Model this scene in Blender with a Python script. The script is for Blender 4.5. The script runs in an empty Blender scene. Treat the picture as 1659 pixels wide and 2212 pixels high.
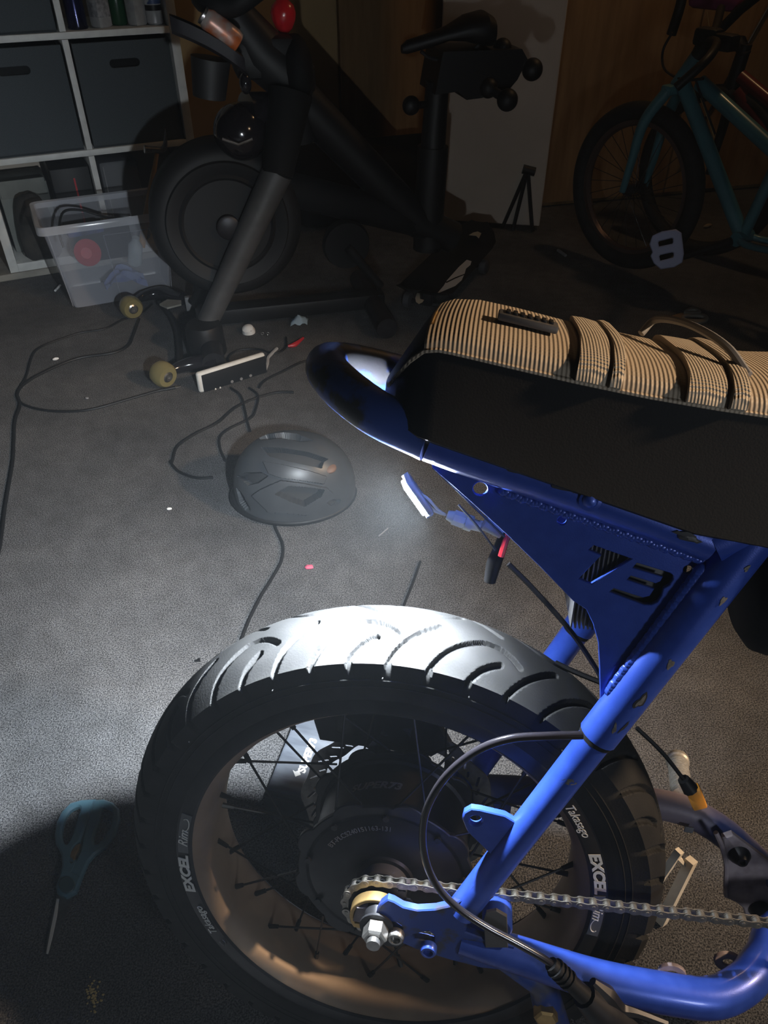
import bpy, bmesh, math, random
import numpy as np
from mathutils import Vector, Matrix, Quaternion

random.seed(11)
rng = np.random.default_rng(5)
sc = bpy.context.scene
COL = sc.collection
PI = math.pi

# ------------------------------------------------------------------ camera
F_PX, PITCH, CAM_H, CXP, CYP = 1640.0, 0.686, 1.12, 829.5, 1106.0
cam = bpy.data.objects.new('camera', bpy.data.cameras.new('camera'))
COL.objects.link(cam)
cam.location = (0, 0, CAM_H)
cam.rotation_euler = (PI / 2 - PITCH, 0, 0)
cam.data.sensor_fit = 'HORIZONTAL'
cam.data.sensor_width = 36.0
cam.data.lens = 36.0 * F_PX / 1659.0
cam.data.clip_start = 0.02
sc.camera = cam

# ------------------------------------------------------------------ exposure, world, lights
sc.view_settings.view_transform = 'Standard'
sc.view_settings.look = 'None'
sc.view_settings.exposure = 0.0
sc.view_settings.gamma = 1.0
sc.view_settings.use_curve_mapping = False
LED_STRENGTH = 17500.0
w = bpy.data.worlds.new('night'); sc.world = w; w.use_nodes = True
bg = w.node_tree.nodes['Background']
bg.inputs[0].default_value = (0.75, 0.9, 1.0, 1)
bg.inputs[1].default_value = 0.0025

# thin haze volume added to stand in for lens glare around the lamp
vs_ = w.node_tree.nodes.new('ShaderNodeVolumeScatter'); vs_.inputs['Density'].default_value = 0.0035; vs_.inputs['Color'].default_value = (.80, .90, 1.0, 1)
w.node_tree.links.new(vs_.outputs[0], w.node_tree.nodes['World Output'].inputs['Volume'])


def spot(name, loc, target, power, color, angle, blend, radius):
    d = bpy.data.lights.new(name, 'SPOT'); d.energy = power; d.color = color
    d.spot_size = math.radians(angle); d.spot_blend = blend; d.shadow_soft_size = radius
    o = bpy.data.objects.new(name, d); COL.objects.link(o); o.location = loc
    o.rotation_euler = (Vector(target) - Vector(loc)).to_track_quat('-Z', 'Y').to_euler()
    return o


def point(name, loc, power, color, radius):
    d = bpy.data.lights.new(name, 'POINT'); d.energy = power; d.color = color; d.shadow_soft_size = radius
    o = bpy.data.objects.new(name, d); COL.objects.link(o); o.location = loc
    return o


spot('doorway_lamp', (1.9, 0.32, 1.70), (0.58, 0.74, 0.72), 205, (1.0, 0.71, 0.45), 54, 0.9, 0.05)
point('camera_fill', (0.65, -0.50, 0.90), 8.0, (0.85, 0.92, 1.0), 0.08)  # added cool fill behind the camera, no such source in the room
point('wall_fill', (1.25, 2.75, 2.1), 8.0, (1.0, 0.62, 0.30), 0.06)  # unseen warm fill added to wash the back wall

# ------------------------------------------------------------------ pixel rays (frame 1659 x 2212)
_s, _c = math.sin(PITCH), math.cos(PITCH)
CAM = Vector((0, 0, CAM_H))


def ray(px, py):
    a, b = (px - CXP) / F_PX, -(py - CYP) / F_PX
    return Vector((a, _c + b * _s, -_s + b * _c))


def fl(px, py, z=0.0):
    d = ray(px, py)
    return CAM + d * ((z - CAM_H) / d.z)


class Frame:
    """a local frame; at() gives the local point of a photo pixel on the local plane y = const"""
    def __init__(s, M):
        s.M = M; s.I = M.inverted()

    def at(s, px, py, y=0.0):
        n = s.M.col[1].xyz; o = s.M @ Vector((0, y, 0)); d = ray(px, py)
        return s.I @ (CAM + d * ((o - CAM).dot(n) / d.dot(n)))

    def atz(s, px, py, z=0.0):
        n = s.M.col[2].xyz; o = s.M @ Vector((0, 0, z)); d = ray(px, py)
        return s.I @ (CAM + d * ((o - CAM).dot(n) / d.dot(n)))


def yawM(loc, deg):
    return Matrix.Translation(loc) @ Matrix.Rotation(math.radians(deg), 4, 'Z')


# ------------------------------------------------------------------ materials
def pm(name, c1, c2=None, scale=20.0, rough=0.6, metal=0.0, bump=0.0, bscale=200.0, coat=0.0, spec=0.5,
       lo=0.35, hi=0.65, detail=5.0, rvar=0.0, stretch=None):
    m = bpy.data.materials.new(name); m.use_nodes = True
    nt = m.node_tree; N = nt.nodes; L = nt.links
    b = N['Principled BSDF']
    b.inputs['Base Color'].default_value = (*c1, 1)
    b.inputs['Roughness'].default_value = rough
    b.inputs['Metallic'].default_value = metal
    b.inputs['Coat Weight'].default_value = coat
    b.inputs['Coat Roughness'].default_value = 0.12
    b.inputs['Specular IOR Level'].default_value = spec
    tc = N.new('ShaderNodeTexCoord')
    vec = tc.outputs['Object']
    if stretch:
        mp = N.new('ShaderNodeMapping'); mp.inputs['Scale'].default_value = stretch
        L.new(vec, mp.inputs['Vector']); vec = mp.outputs['Vector']
    if c2:
        nz = N.new('ShaderNodeTexNoise'); nz.inputs['Scale'].default_value = scale; nz.inputs['Detail'].default_value = detail
        L.new(vec, nz.inputs['Vector'])
        cr = N.new('ShaderNodeValToRGB')
        cr.color_ramp.elements[0].position = lo; cr.color_ramp.elements[0].color = (*c1, 1)
        cr.color_ramp.elements[1].position = hi; cr.color_ramp.elements[1].color = (*c2, 1)
        L.new(nz.outputs['Fac'], cr.inputs['Fac']); L.new(cr.outputs['Color'], b.inputs['Base Color'])
        if rvar:
            mr = N.new('ShaderNodeMapRange'); mr.inputs['To Min'].default_value = rough - rvar; mr.inputs['To Max'].default_value = rough + rvar
            L.new(nz.outputs['Fac'], mr.inputs['Value']); L.new(mr.outputs['Result'], b.inputs['Roughness'])
    if bump:
        nb = N.new('ShaderNodeTexNoise'); nb.inputs['Scale'].default_value = bscale; nb.inputs['Detail'].default_value = 3
        L.new(vec, nb.inputs['Vector'])
        bp_ = N.new('ShaderNodeBump'); bp_.inputs['Strength'].default_value = bump; bp_.inputs['Distance'].default_value = 0.002
        L.new(nb.outputs['Fac'], bp_.inputs['Height']); L.new(bp_.outputs['Normal'], b.inputs['Normal'])
    return m


def floor_mat():
    m = bpy.data.materials.new('carpet_floor'); m.use_nodes = True
    nt = m.node_tree; N = nt.nodes; L = nt.links; b = N['Principled BSDF']
    tc = N.new('ShaderNodeTexCoord')

    def noise(s, d=4):
        n = N.new('ShaderNodeTexNoise'); n.inputs['Scale'].default_value = s; n.inputs['Detail'].default_value = d
        L.new(tc.outputs['Object'], n.inputs['Vector']); return n
    fine, mid, big = noise(420, 2), noise(26, 6), noise(3.2, 6)
    r1 = N.new('ShaderNodeValToRGB'); r1.color_ramp.elements[0].position = .36; r1.color_ramp.elements[0].color = (.035, .036, .04, 1)
    r1.color_ramp.elements[1].position = .68; r1.color_ramp.elements[1].color = (.21, .21, .215, 1)
    L.new(fine.outputs['Fac'], r1.inputs['Fac'])
    r2 = N.new('ShaderNodeValToRGB'); r2.color_ramp.elements[0].position = .3; r2.color_ramp.elements[0].color = (.84, .83, .82, 1)
    r2.color_ramp.elements[1].position = .7; r2.color_ramp.elements[1].color = (1.1, 1.1, 1.1, 1)
    L.new(mid.outputs['Fac'], r2.inputs['Fac'])
    r3 = N.new('ShaderNodeValToRGB'); r3.color_ramp.elements[0].position = .38; r3.color_ramp.elements[0].color = (.72, .72, .72, 1)
    r3.color_ramp.elements[1].position = .66; r3.color_ramp.elements[1].color = (1.12, 1.1, 1.08, 1)
    L.new(big.outputs['Fac'], r3.inputs['Fac'])
    x1 = N.new('ShaderNodeMixRGB'); x1.blend_type = 'MULTIPLY'; x1.inputs[0].default_value = 1
    x2 = N.new('ShaderNodeMixRGB'); x2.blend_type = 'MULTIPLY'; x2.inputs[0].default_value = 1
    L.new(r1.outputs['Color'], x1.inputs[1]); L.new(r2.outputs['Color'], x1.inputs[2])
    L.new(x1.outputs['Color'], x2.inputs[1]); L.new(r3.outputs['Color'], x2.inputs[2])
    L.new(x2.outputs['Color'], b.inputs['Base Color'])
    b.inputs['Roughness'].default_value = .95; b.inputs['Specular IOR Level'].default_value = .15
    bu = N.new('ShaderNodeBump'); bu.inputs['Strength'].default_value = .9; bu.inputs['Distance'].default_value = .003
    L.new(fine.outputs['Fac'], bu.inputs['Height']); L.new(bu.outputs['Normal'], b.inputs['Normal'])
    return m


def wave_mat(name, col, scale, axis, rough=.55, spec=.5, dist=.0015, cross=None):
    """woven fabric: fine ribs as relief"""
    m = bpy.data.materials.new(name); m.use_nodes = True
    nt = m.node_tree; N = nt.nodes; L = nt.links; b = N['Principled BSDF']
    b.inputs['Base Color'].default_value = (*col, 1); b.inputs['Roughness'].default_value = rough; b.inputs['Specular IOR Level'].default_value = spec
    tc = N.new('ShaderNodeTexCoord')
    wv = N.new('ShaderNodeTexWave'); wv.bands_direction = axis; wv.inputs['Scale'].default_value = scale; wv.inputs['Distortion'].default_value = .15
    L.new(tc.outputs['Object'], wv.inputs['Vector'])
    h = wv.outputs['Fac']
    if cross:
        w2 = N.new('ShaderNodeTexWave'); w2.bands_direction = cross; w2.inputs['Scale'].default_value = scale * 1.1
        L.new(tc.outputs['Object'], w2.inputs['Vector'])
        mm = N.new('ShaderNodeMath'); mm.operation = 'MULTIPLY_ADD'
        L.new(w2.outputs['Fac'], mm.inputs[0]); mm.inputs[1].default_value = .35; L.new(wv.outputs['Fac'], mm.inputs[2]); h = mm.outputs[0]
    bu = N.new('ShaderNodeBump'); bu.inputs['Strength'].default_value = 1.0; bu.inputs['Distance'].default_value = dist
    L.new(h, bu.inputs['Height']); L.new(bu.outputs['Normal'], b.inputs['Normal'])
    return m


def clear_mat(name, col, opacity, rough=.2):
    m = bpy.data.materials.new(name); m.use_nodes = True
    nt = m.node_tree; N = nt.nodes; L = nt.links; b = N['Principled BSDF']
    b.inputs['Base Color'].default_value = (*col, 1); b.inputs['Roughness'].default_value = rough
    tr = N.new('ShaderNodeBsdfTransparent'); tr.inputs[0].default_value = (min(1, col[0] * 1.2 + .3), min(1, col[1] * 1.2 + .3), min(1, col[2] * 1.2 + .3), 1)
    fz = N.new('ShaderNodeLayerWeight'); fz.inputs[0].default_value = .35
    mr = N.new('ShaderNodeMapRange'); mr.inputs['To Min'].default_value = opacity; mr.inputs['To Max'].default_value = min(1, opacity + .5)
    L.new(fz.outputs['Facing'], mr.inputs['Value'])
    mx = N.new('ShaderNodeMixShader'); L.new(mr.outputs['Result'], mx.inputs[0]); L.new(tr.outputs[0], mx.inputs[1]); L.new(b.outputs[0], mx.inputs[2])
    L.new(mx.outputs[0], N['Material Output'].inputs['Surface'])
    return m


def emit_mat(name, col, strength):
    m = bpy.data.materials.new(name); m.use_nodes = True
    b = m.node_tree.nodes['Principled BSDF']
    b.inputs['Base Color'].default_value = (1, 1, 1, 1)
    b.inputs['Emission Color'].default_value = (*col, 1); b.inputs['Emission Strength'].default_value = strength
    return m


M_FLOOR = floor_mat()
M_BLUE = pm('blue_paint', (.022, .060, .36), (.03, .075, .42), 60, rough=.34, metal=.25, bump=.05, bscale=900, coat=.25)
M_DROP = pm('scuffed_unlit_blue', (.020, .052, .27), (.042, .044, .075), 55, rough=.45, metal=.2, bump=.06, bscale=500, lo=.5, hi=.64)  # scuffs plus a darker base that stands in for the unlit plate face
M_BLUEDARK = pm('worn_blue_paint', (.025, .06, .28), (.085, .085, .13), 34, rough=.45, metal=.2, bump=.2, bscale=120, lo=.45, hi=.62)
M_WEAR = pm('worn_metal', (.42, .36, .38), (.20, .165, .18), 38, rough=.55, metal=.1, bump=.15, bscale=150)
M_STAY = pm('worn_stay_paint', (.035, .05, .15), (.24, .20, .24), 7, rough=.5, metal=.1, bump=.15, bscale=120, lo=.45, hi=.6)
M_CHIP = pm('bare_metal_chip', (.16, .155, .15), (.08, .08, .08), 220, rough=.6, metal=.2)
M_CHIPD = pm('dark_primer_chip', (.012, .012, .016), rough=.6)
M_RUBBER = pm('tyre_rubber', (.0095, .0098, .0103), (.0155, .0155, .016), 30, rough=.75, bump=.12, bscale=500, spec=.3)
M_RIM = pm('warm_lit_rim', (.27, .20, .145), (.36, .275, .20), 14, rough=.5, metal=.35)  # bronze tone carries the warm light on the inside of the rim
M_SPOKE = pm('black_spoke', (.03, .028, .027), rough=.4, metal=.6)
M_BLACK = pm('black_plastic', (.008, .008, .009), rough=.5, spec=.3)
M_GLOSS = pm('gloss_black', (.012, .011, .014), rough=.14, coat=.5)
M_BLACKMET = pm('black_metal', (.022, .022, .026), (.03, .03, .034), 40, rough=.42, metal=.5)
M_MATTE = pm('matte_black', (.006, .006, .0065), rough=.8, spec=.2)
M_CHAIN = pm('chain_steel', (.42, .39, .35), (.26, .245, .22), 120, rough=.38, metal=.85)
M_STEEL = pm('steel', (.42, .41, .40), (.30, .29, .28), 80, rough=.3, metal=.9)
M_BRASS = pm('brass', (.62, .42, .18), (.50, .33, .14), 90, rough=.38, metal=.8)
M_ALU = pm('aluminium', (.62, .60, .56), (.5, .48, .45), 60, rough=.42, metal=.6)
M_VINYL = pm('seat_vinyl', (.006, .0062, .007), rough=.65, bump=.1, bscale=600, spec=.25)
M_SEATTOP = wave_mat('ribbed_seat_fabric', (.40, .33, .25), 95, 'X', .55, .4, .00055, 'Y')
M_WEB = wave_mat('strap_webbing', (.52, .44, .34), 120, 'Y', .55, .4, .0012, 'X')
M_RED = pm('red_plastic', (.5, .02, .03), rough=.4)
M_ORANGE = pm('orange_plastic', (.75, .32, .04), rough=.45)
M_CONN = pm('grey_connector', (.62, .64, .62), rough=.45)
M_DGREY = pm('dark_grey_plastic', (.06, .06, .065), rough=.5)
M_MGREY = pm('grey_plastic', (.22, .22, .23), rough=.5)
M_WHITE = pm('white_paint', (.72, .72, .69), (.62, .62, .60), 30, rough=.5)
M_PRINT = pm('white_print', (.72, .73, .72), rough=.6)
M_PRINTDIM = pm('grey_print', (.16, .16, .17), rough=.6)
M_STICKER = pm('grey_sticker', (.10, .105, .115), rough=.45)
M_BIN = pm('grey_fabric_bin', (.065, .078, .088), (.05, .06, .068), 400, rough=.9, bump=.3, bscale=700)
M_TEAL = pm('teal_plastic', (.10, .21, .27), (.085, .18, .235), 20, rough=.42)
M_CAB = pm('brown_wood_panel', (.29, .17, .07), (.22, .125, .05), 6, rough=.6, stretch=(6, 6, .6))
M_TAN = pm('tan_wall', (.42, .29, .135), (.37, .255, .12), 5, rough=.8)
M_PALE = pm('pale_door_paint', (.50, .43, .36), (.43, .37, .305), 3, rough=.6)
M_CURB = pm('concrete_curb', (.34, .32, .28), (.26, .245, .21), 16, rough=.9, bump=.3)
M_TEALBIKE = pm('turquoise_paint', (.055, .17, .20), (.05, .15, .18), 20, rough=.35, coat=.2)
M_DRED = pm('dark_red_paint', (.13, .018, .014), rough=.35, coat=.2)
M_LAV = pm('lavender_plastic', (.30, .33, .50), rough=.5)
M_AMBER = clear_mat('amber_urethane', (.30, .26, .12), .5, .18)
M_WOOD = pm('honey_wood', (.50, .27, .07), (.36, .18, .05), 14, rough=.5, stretch=(3, 3, .4))

# ------------------------------------------------------------------ mesh building
def catmull(pts, n=6, closed=False):
    P = [Vector(p) for p in pts]
    out = []
    m = len(P)
    rngi = range(m) if closed else range(m - 1)
    for i in rngi:
        p1, p2 = P[i], P[(i + 1) % m]
        p0 = P[i - 1] if (closed or i > 0) else p1 * 2 - p2
        p3 = P[(i + 2) % m] if (closed or i + 2 < m) else p2 * 2 - p1
        for k in range(n):
            t = k / n
            out.append(.5 * ((2 * p1) + (p2 - p0) * t + (2 * p0 - 5 * p1 + 4 * p2 - p3) * t * t + (3 * p1 - p0 - 3 * p2 + p3) * t ** 3))
    if not closed:
        out.append(P[-1])
    return out


class MB:
    def __init__(s):
        s.v = []; s.f = []

    def add(s, verts, faces, M=None):
        o = len(s.v)
        s.v += [(M @ Vector(p)) if M else Vector(p) for p in verts]
        s.f += [tuple(i + o for i in f) for f in faces]
        return s

    def bm(s, bm, M=None):
        bm.verts.index_update()
        s.add([v.co.copy() for v in bm.verts], [[v.index for v in f.verts] for f in bm.faces], M); bm.free(); return s

    def box(s, c, size, r=0.0, M=None, seg=2):
        b = bmesh.new(); bmesh.ops.create_cube(b, size=1)
        for v in b.verts:
            v.co = Vector((v.co.x * size[0], v.co.y * size[1], v.co.z * size[2]))
        if r:
            bmesh.ops.bevel(b, geom=list(b.edges), offset=r, segments=seg, affect='EDGES', profile=.5)
        T = Matrix.Translation(Vector(c)); return s.bm(b, (M @ T) if M else T)

    def tube(s, path, r, seg=10, closed=False, cap=True, flat=None):
        P = [Vector(p) for p in path]; n = len(P)
        R = r if isinstance(r, (list, tuple)) else [r] * n
        if len(R) != n:
            R = list(np.interp(np.linspace(0, 1, n), np.linspace(0, 1, len(R)), R))
        T = []
        for i in range(n):
            a = P[(i + 1) % n] if (closed or i < n - 1) else P[i]
            b = P[i - 1] if (closed or i > 0) else P[i]
            T.append((a - b).normalized())
        ref = Vector((0, 0, 1)) if abs(T[0].z) < .9 else Vector((1, 0, 0))
        nn = T[0].cross(ref).normalized(); o = len(s.v)
        for i in range(n):
            nn = (nn - T[i] * nn.dot(T[i])).normalized(); bb = T[i].cross(nn)
            for k in range(seg):
                a = 2 * PI * k / seg
                s.v.append(P[i] + (nn * math.cos(a) + bb * math.sin(a)) * R[i])
        for i in range(n if closed else n - 1):
            j = (i + 1) % n
            for k in range(seg):
                k2 = (k + 1) % seg
                s.f.append((o + i * seg + k, o + i * seg + k2, o + j * seg + k2, o + j * seg + k))
        if cap and not closed:
            s.f.append(tuple(o + k for k in range(seg))[::-1]); s.f.append(tuple(o + (n - 1) * seg + k for k in range(seg)))
        return s

    def cyl(s, p0, p1, r0, r1=None, seg=20):
        return s.tube([p0, p1], [r0, r0 if r1 is None else r1], seg)

    def lathe(s, prof, origin, axis, seg=32, cap=True):
        """prof: list of (radius, height along axis)"""
        ax = Vector(axis).normalized(); O = Vector(origin)
        ref = Vector((0, 0, 1)) if abs(ax.z) < .9 else Vector((1, 0, 0))
        u = ax.cross(ref).normalized(); v_ = ax.cross(u); o = len(s.v); n = len(prof)
        for (r, h) in prof:
            for k in range(seg):
                a = 2 * PI * k / seg
                s.v.append(O + ax * h + (u * math.cos(a) + v_ * math.sin(a)) * max(r, 1e-5))
        for i in range(n - 1):
            for k in range(seg):
                k2 = (k + 1) % seg
                s.f.append((o + i * seg + k, o + i * seg + k2, o + (i + 1) * seg + k2, o + (i + 1) * seg + k))
        if cap:
            if prof[0][0] > 1e-4: s.f.append(tuple(o + k for k in range(seg))[::-1])
            if prof[-1][0] > 1e-4: s.f.append(tuple(o + (n - 1) * seg + k for k in range(seg)))
        return s

    def ell(s, c, rad, seg=20, rings=12, M=None):
        b = bmesh.new(); bmesh.ops.create_uvsphere(b, u_segments=seg, v_segments=rings, radius=1)
        for v in b.verts:
            v.co = Vector((v.co.x * rad[0], v.co.y * rad[1], v.co.z * rad[2]))
        T = Matrix.Translation(Vector(c)); return s.bm(b, T @ M if M else T)

    def loft(s, secs, closed_sec=True, cap=True):
        o = len(s.v); n = len(secs[0])
        for q in secs: s.v += [Vector(p) for p in q]
        for i in range(len(secs) - 1):
            for k in range(n if closed_sec else n - 1):
                k2 = (k + 1) % n
                s.f.append((o + i * n + k, o + i * n + k2, o + (i + 1) * n + k2, o + (i + 1) * n + k))
        if cap and closed_sec:
            s.f.append(tuple(o + k for k in range(n))[::-1]); s.f.append(tuple(o + (len(secs) - 1) * n + k for k in range(n)))
        return s

    def prism(s, poly, off):
        o = len(s.v); n = len(poly); off = Vector(off)
        s.v += [Vector(p) for p in poly] + [Vector(p) + off for p in poly]
        s.f.append(tuple(o + k for k in range(n))[::-1]); s.f.append(tuple(o + n + k for k in range(n)))
        for k in range(n):
            k2 = (k + 1) % n
            s.f.append((o + k, o + k2, o + n + k2, o + n + k))
        return s


def curve_mesh(cu, fn=None):
    ob = bpy.data.objects.new('tmp', cu); COL.objects.link(ob)
    bpy.context.view_layer.update()
    ev = ob.evaluated_get(bpy.context.evaluated_depsgraph_get()); me = ev.to_mesh()
    v = [p.co.copy() for p in me.vertices]; f = [tuple(p.vertices) for p in me.polygons]
    ev.to_mesh_clear(); bpy.data.objects.remove(ob); bpy.data.curves.remove(cu)
    if fn: v = [Vector(fn(p)) for p in v]
    return v, f


def plate(outer, holes=(), thick=.004, bevel=0.0, fn=None):
    """a flat plate with real cut-outs in the xy plane; fn maps (x, y, z) to local space"""
    cu = bpy.data.curves.new('tmp', 'CURVE'); cu.dimensions = '2D'; cu.fill_mode = 'BOTH'
    cu.extrude = max(thick / 2 - bevel, 1e-5); cu.bevel_depth = bevel; cu.bevel_resolution = 0
    for poly in [outer] + list(holes):
        sp = cu.splines.new('POLY'); sp.points.add(len(poly) - 1); sp.use_cyclic_u = True
        for i, p in enumerate(poly): sp.points[i].co = (p[0], p[1], 0, 1)
    return curve_mesh(cu, fn)


def text(body, size, thick=.0006, shear=0.0, fn=None, align='CENTER', sx=1.0, bold=0.0):
    cu = bpy.data.curves.new('tmp', 'FONT'); cu.body = body; cu.size = size; cu.extrude = thick / 2; cu.shear = shear
    cu.align_x = align; cu.align_y = 'CENTER'; cu.offset = bold; cu.resolution_u = 4
    return curve_mesh(cu, (lambda p: fn((p.x * sx, p.y, p.z))) if fn else None)


def obj(name, mb, mat, parent=None, world=False, sharp=38, label=None, stuff=False, smooth=True):
    me = bpy.data.meshes.new(name)
    V = mb.v
    if world and parent is not None:
        I = parent['_root'].matrix_world.inverted() if False else ROOTM[parent.name].inverted()
        V = [I @ p for p in V]
    me.from_pydata([tuple(p) for p in V], [], mb.f)
    b = bmesh.new(); b.from_mesh(me); bmesh.ops.recalc_face_normals(b, faces=b.faces); b.to_mesh(me); b.free()
    if smooth:
        me.shade_smooth(); me.set_sharp_from_angle(angle=math.radians(sharp))
    me.materials.append(mat)
    o = bpy.data.objects.new(name, me); COL.objects.link(o)
    if parent is not None:
        o.parent = parent; ROOTM[o.name] = ROOTM[parent.name]
    else:
        ROOTM[o.name] = Matrix.Identity(4)
    if label: o['label'] = label
    if stuff: o['kind'] = 'stuff'
    return o


ROOTM = {}


def thing(name, label, cat, M=None, group=None):
    o = bpy.data.objects.new(name, None); COL.objects.link(o); o.empty_display_size = .05
    M = M or Matrix.Identity(4); o.matrix_world = M; ROOTM[o.name] = M
    tag(o, label, cat, group); return o


def tag(o, label, cat, group=None):
    o['label'] = label; o['category'] = cat
    if group: o['group'] = group
    return o


def solo(name, mb, mat, base, label, cat, group=None, sharp=38, stuff=False):
    """a thing that is one mesh; verts in world space, origin moved to base"""
    base = Vector(base); mb.v = [p - base for p in mb.v]
    o = obj(name, mb, mat, sharp=sharp); o.location = base; tag(o, label, cat, group)
    if stuff: o['kind'] = 'stuff'
    return o


def struct(name, mb, mat, parent=None):
    o = obj(name, mb, mat, parent, smooth=False)
    if parent is None: o['kind'] = 'structure'
    return o


# ================================================================== the setting
fm = MB().add([(-3.2, -1.2, 0), (4.2, -1.2, 0), (4.2, 5.2, 0), (-3.2, 5.2, 0)], [(0, 1, 2, 3)])
fm.add([(-3.2, -1.2, -.05), (4.2, -1.2, -.05), (4.2, 5.2, -.05), (-3.2, 5.2, -.05)], [(3, 2, 1, 0)])
struct('floor', fm, M_FLOOR)

# back wall, left part: tan panels with an open joint, standing behind the shelf
WL = yawM((-1.75, 3.06, 0), 24.5)
wl = struct('wall_back_left', MB().box((1.2, .06, 1.25), (2.5, .06, 2.5), M=WL), M_TAN)
for i, (x0, x1) in enumerate(((-.3, .683), (.695, 1.705), (1.717, 2.45))):
    struct('panel', MB().box(((x0 + x1) / 2, .016, 1.25), (x1 - x0, .03, 2.5), .003, M=WL), M_TAN if i < 2 else M_CAB, wl)
# back wall, right part: brown wood doors
WR = yawM((.60, 3.52, 0), 15)
wr = struct('wall_back_right', MB().box((1.6, .06, 1.25), (3.2, .06, 2.5), M=WR), M_CAB)
for (x0, x1) in ((0, .735), (.743, 1.48), (1.488, 2.2), (2.208, 3.2)):
    struct('panel', MB().box(((x0 + x1) / 2, .016, 1.25), (x1 - x0, .03, 2.46), .003, M=WR), M_CAB, wr)
struct('wall_return', MB().box((.0, .42, 1.25), (.05, .8, 2.5), M=WR), M_CAB)
DR = yawM((.215, 3.335, 0), -10.5)
dd = struct('door_1', MB().box((.225, .02, 1.2), (.45, .04, 2.36), .004, M=DR), M_PALE)
struct('trim_1', MB().box((-.1, .30, .012), (1.9, .62, .024), .004, M=yawM((-1.38, 2.735, 0), 25.37)), M_CURB)

# ================================================================== electric bike
YAW, LEAN, WR_ = -.149, -.31, .295
_fw = Vector((math.cos(YAW), math.sin(YAW), 0)); _rt = Vector((math.sin(YAW), -math.cos(YAW), 0))
_up = Vector((0, 0, 1)) * math.cos(LEAN) + _rt * math.sin(LEAN)
_r2 = _rt * math.cos(LEAN) - Vector((0, 0, 1)) * math.sin(LEAN)
MBK = Matrix(((_fw.x, -_r2.x, _up.x, -.006), (_fw.y, -_r2.y, _up.y, .336), (_fw.z, -_r2.z, _up.z, .004), (0, 0, 0, 1)))
FB = Frame(MBK)


def b(px, py, w=0.0): return FB.at(px, py, -w)      # w: offset from the bike's mid plane towards its right side


bike = thing('electric_bike', 'blue-framed electric bike with fat rear tyre, long ribbed seat and lit rear lamp', 'electric bike', MBK)
HUB = Vector((0, 0, WR_))
YX = Vector((0, -1, 0))                               # towards the right side of the bike


def polar(a, r, w): return Vector((r * math.cos(a), -w, WR_ + r * math.sin(a)))


# ---- tyre with cut grooves
def make_tyre():
    prof = [(-.051, .228), (-.0532, .234), (-.0536, .244), (-.0533, .256), (-.0530, .266)]
    tread = []
    ctl = [(-.0535, .2725), (-.038, .2855), (-.02, .2928), (0, .2955), (.02, .2928), (.038, .2855), (.0535, .2725)]
    tp = catmull([(c[0], c[1], 0) for c in ctl], 18)
    tread = [(p.x, p.y) for p in tp]
    prof2 = [(.0530, .266), (.0533, .256), (.0536, .244), (.0532, .234), (.051, .228)]
    P = prof + tread + prof2
    n0, n1 = len(prof), len(prof) + len(tread)
    arr = np.array(P); nphi = 1800
    sl = np.zeros(len(P)); sl[1:] = np.cumsum(np.hypot(np.diff(arr[:, 0]), np.diff(arr[:, 1])))
    mid = (sl[n0] + sl[n1 - 1]) / 2; half = (sl[n1 - 1] - sl[n0]) / 2
    s = (sl - mid)                                          # arc distance from the crown, + on the right side
    phi = np.arange(nphi) * 2 * PI / nphi                    # clockwise seen from the right side
    unit = 2 * PI / 15; Rm = .29

    def bez(p0, p1, p2, n=14):
        t = np.linspace(0, 1, n)[:, None]
        return (1 - t) ** 2 * np.array(p0) + 2 * t * (1 - t) * np.array(p1) + t * t * np.array(p2)
    e = half + .004
    A = np.vstack([bez((0, e), (.045, .032), (.165, .014)), bez((.165, .014), (.235, .008), (.30, .026))[1:]])
    B = bez((.139, e), (.165, .044), (.235, .033))
    C = bez((.279, e), (.31, .036), (.435, .008))
    PH, S = np.meshgrid(phi, s, indexing='ij')
    best = np.full(PH.shape, 9.0)
    for side in (1, -1):
        SS = S * side
        base = np.mod(PH + (0 if side == 1 else unit * .5), unit)
        for G in (A, B, C):
            for sh in (-unit, 0, unit):
                for k in range(len(G) - 1):
                    ax, ay = (G[k][0] + sh) * Rm, G[k][1]; bx, by = (G[k + 1][0] + sh) * Rm, G[k + 1][1]
                    dx, dy = bx - ax, by - ay
                    qx, qy = base * Rm - ax, SS - ay
                    t = np.clip((qx * dx + qy * dy) / (dx * dx + dy * dy), 0, 1)
                    best = np.minimum(best, np.hypot(qx - t * dx, qy - t * dy))
    hw = .0030
    q_ = np.clip((hw + .0007 - best) / .0015, 0, 1); dep = .0052 * q_ * q_ * (3 - 2 * q_)
    dep *= ((np.abs(S) < half + .0035))
    tx = np.gradient(arr[:, 0]); ty = np.gradient(arr[:, 1]); ln = np.hypot(tx, ty)
    nx, ny = -ty / ln, tx / ln                                # profile normal, pointing outwards
    Wd = arr[None, :, 0] - dep * nx[None, :]; Rd = arr[None, :, 1] - dep * ny[None, :]
    a = PI - PH
    X = Rd * np.cos(a); Z = WR_ + Rd * np.sin(a); Y = -Wd
    V = np.stack([X, Y, Z], -1).reshape(-1, 3)
    m = len(P); F = []
    for i in range(nphi):
        j = (i + 1) % nphi
        for k in range(m - 1):
            F.append((i * m + k, j * m + k, j * m + k + 1, i * m + k + 1))
    me = bpy.data.meshes.new('tyre'); me.from_pydata(V.tolist(), [], F); me.shade_smooth(); me.set_sharp_from_angle(angle=math.radians(50))
    me.materials.append(M_RUBBER)
    o = bpy.data.objects.new('tyre', me); COL.objects.link(o); o.parent = bike; ROOTM[o.name] = MBK
    return o


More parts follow.
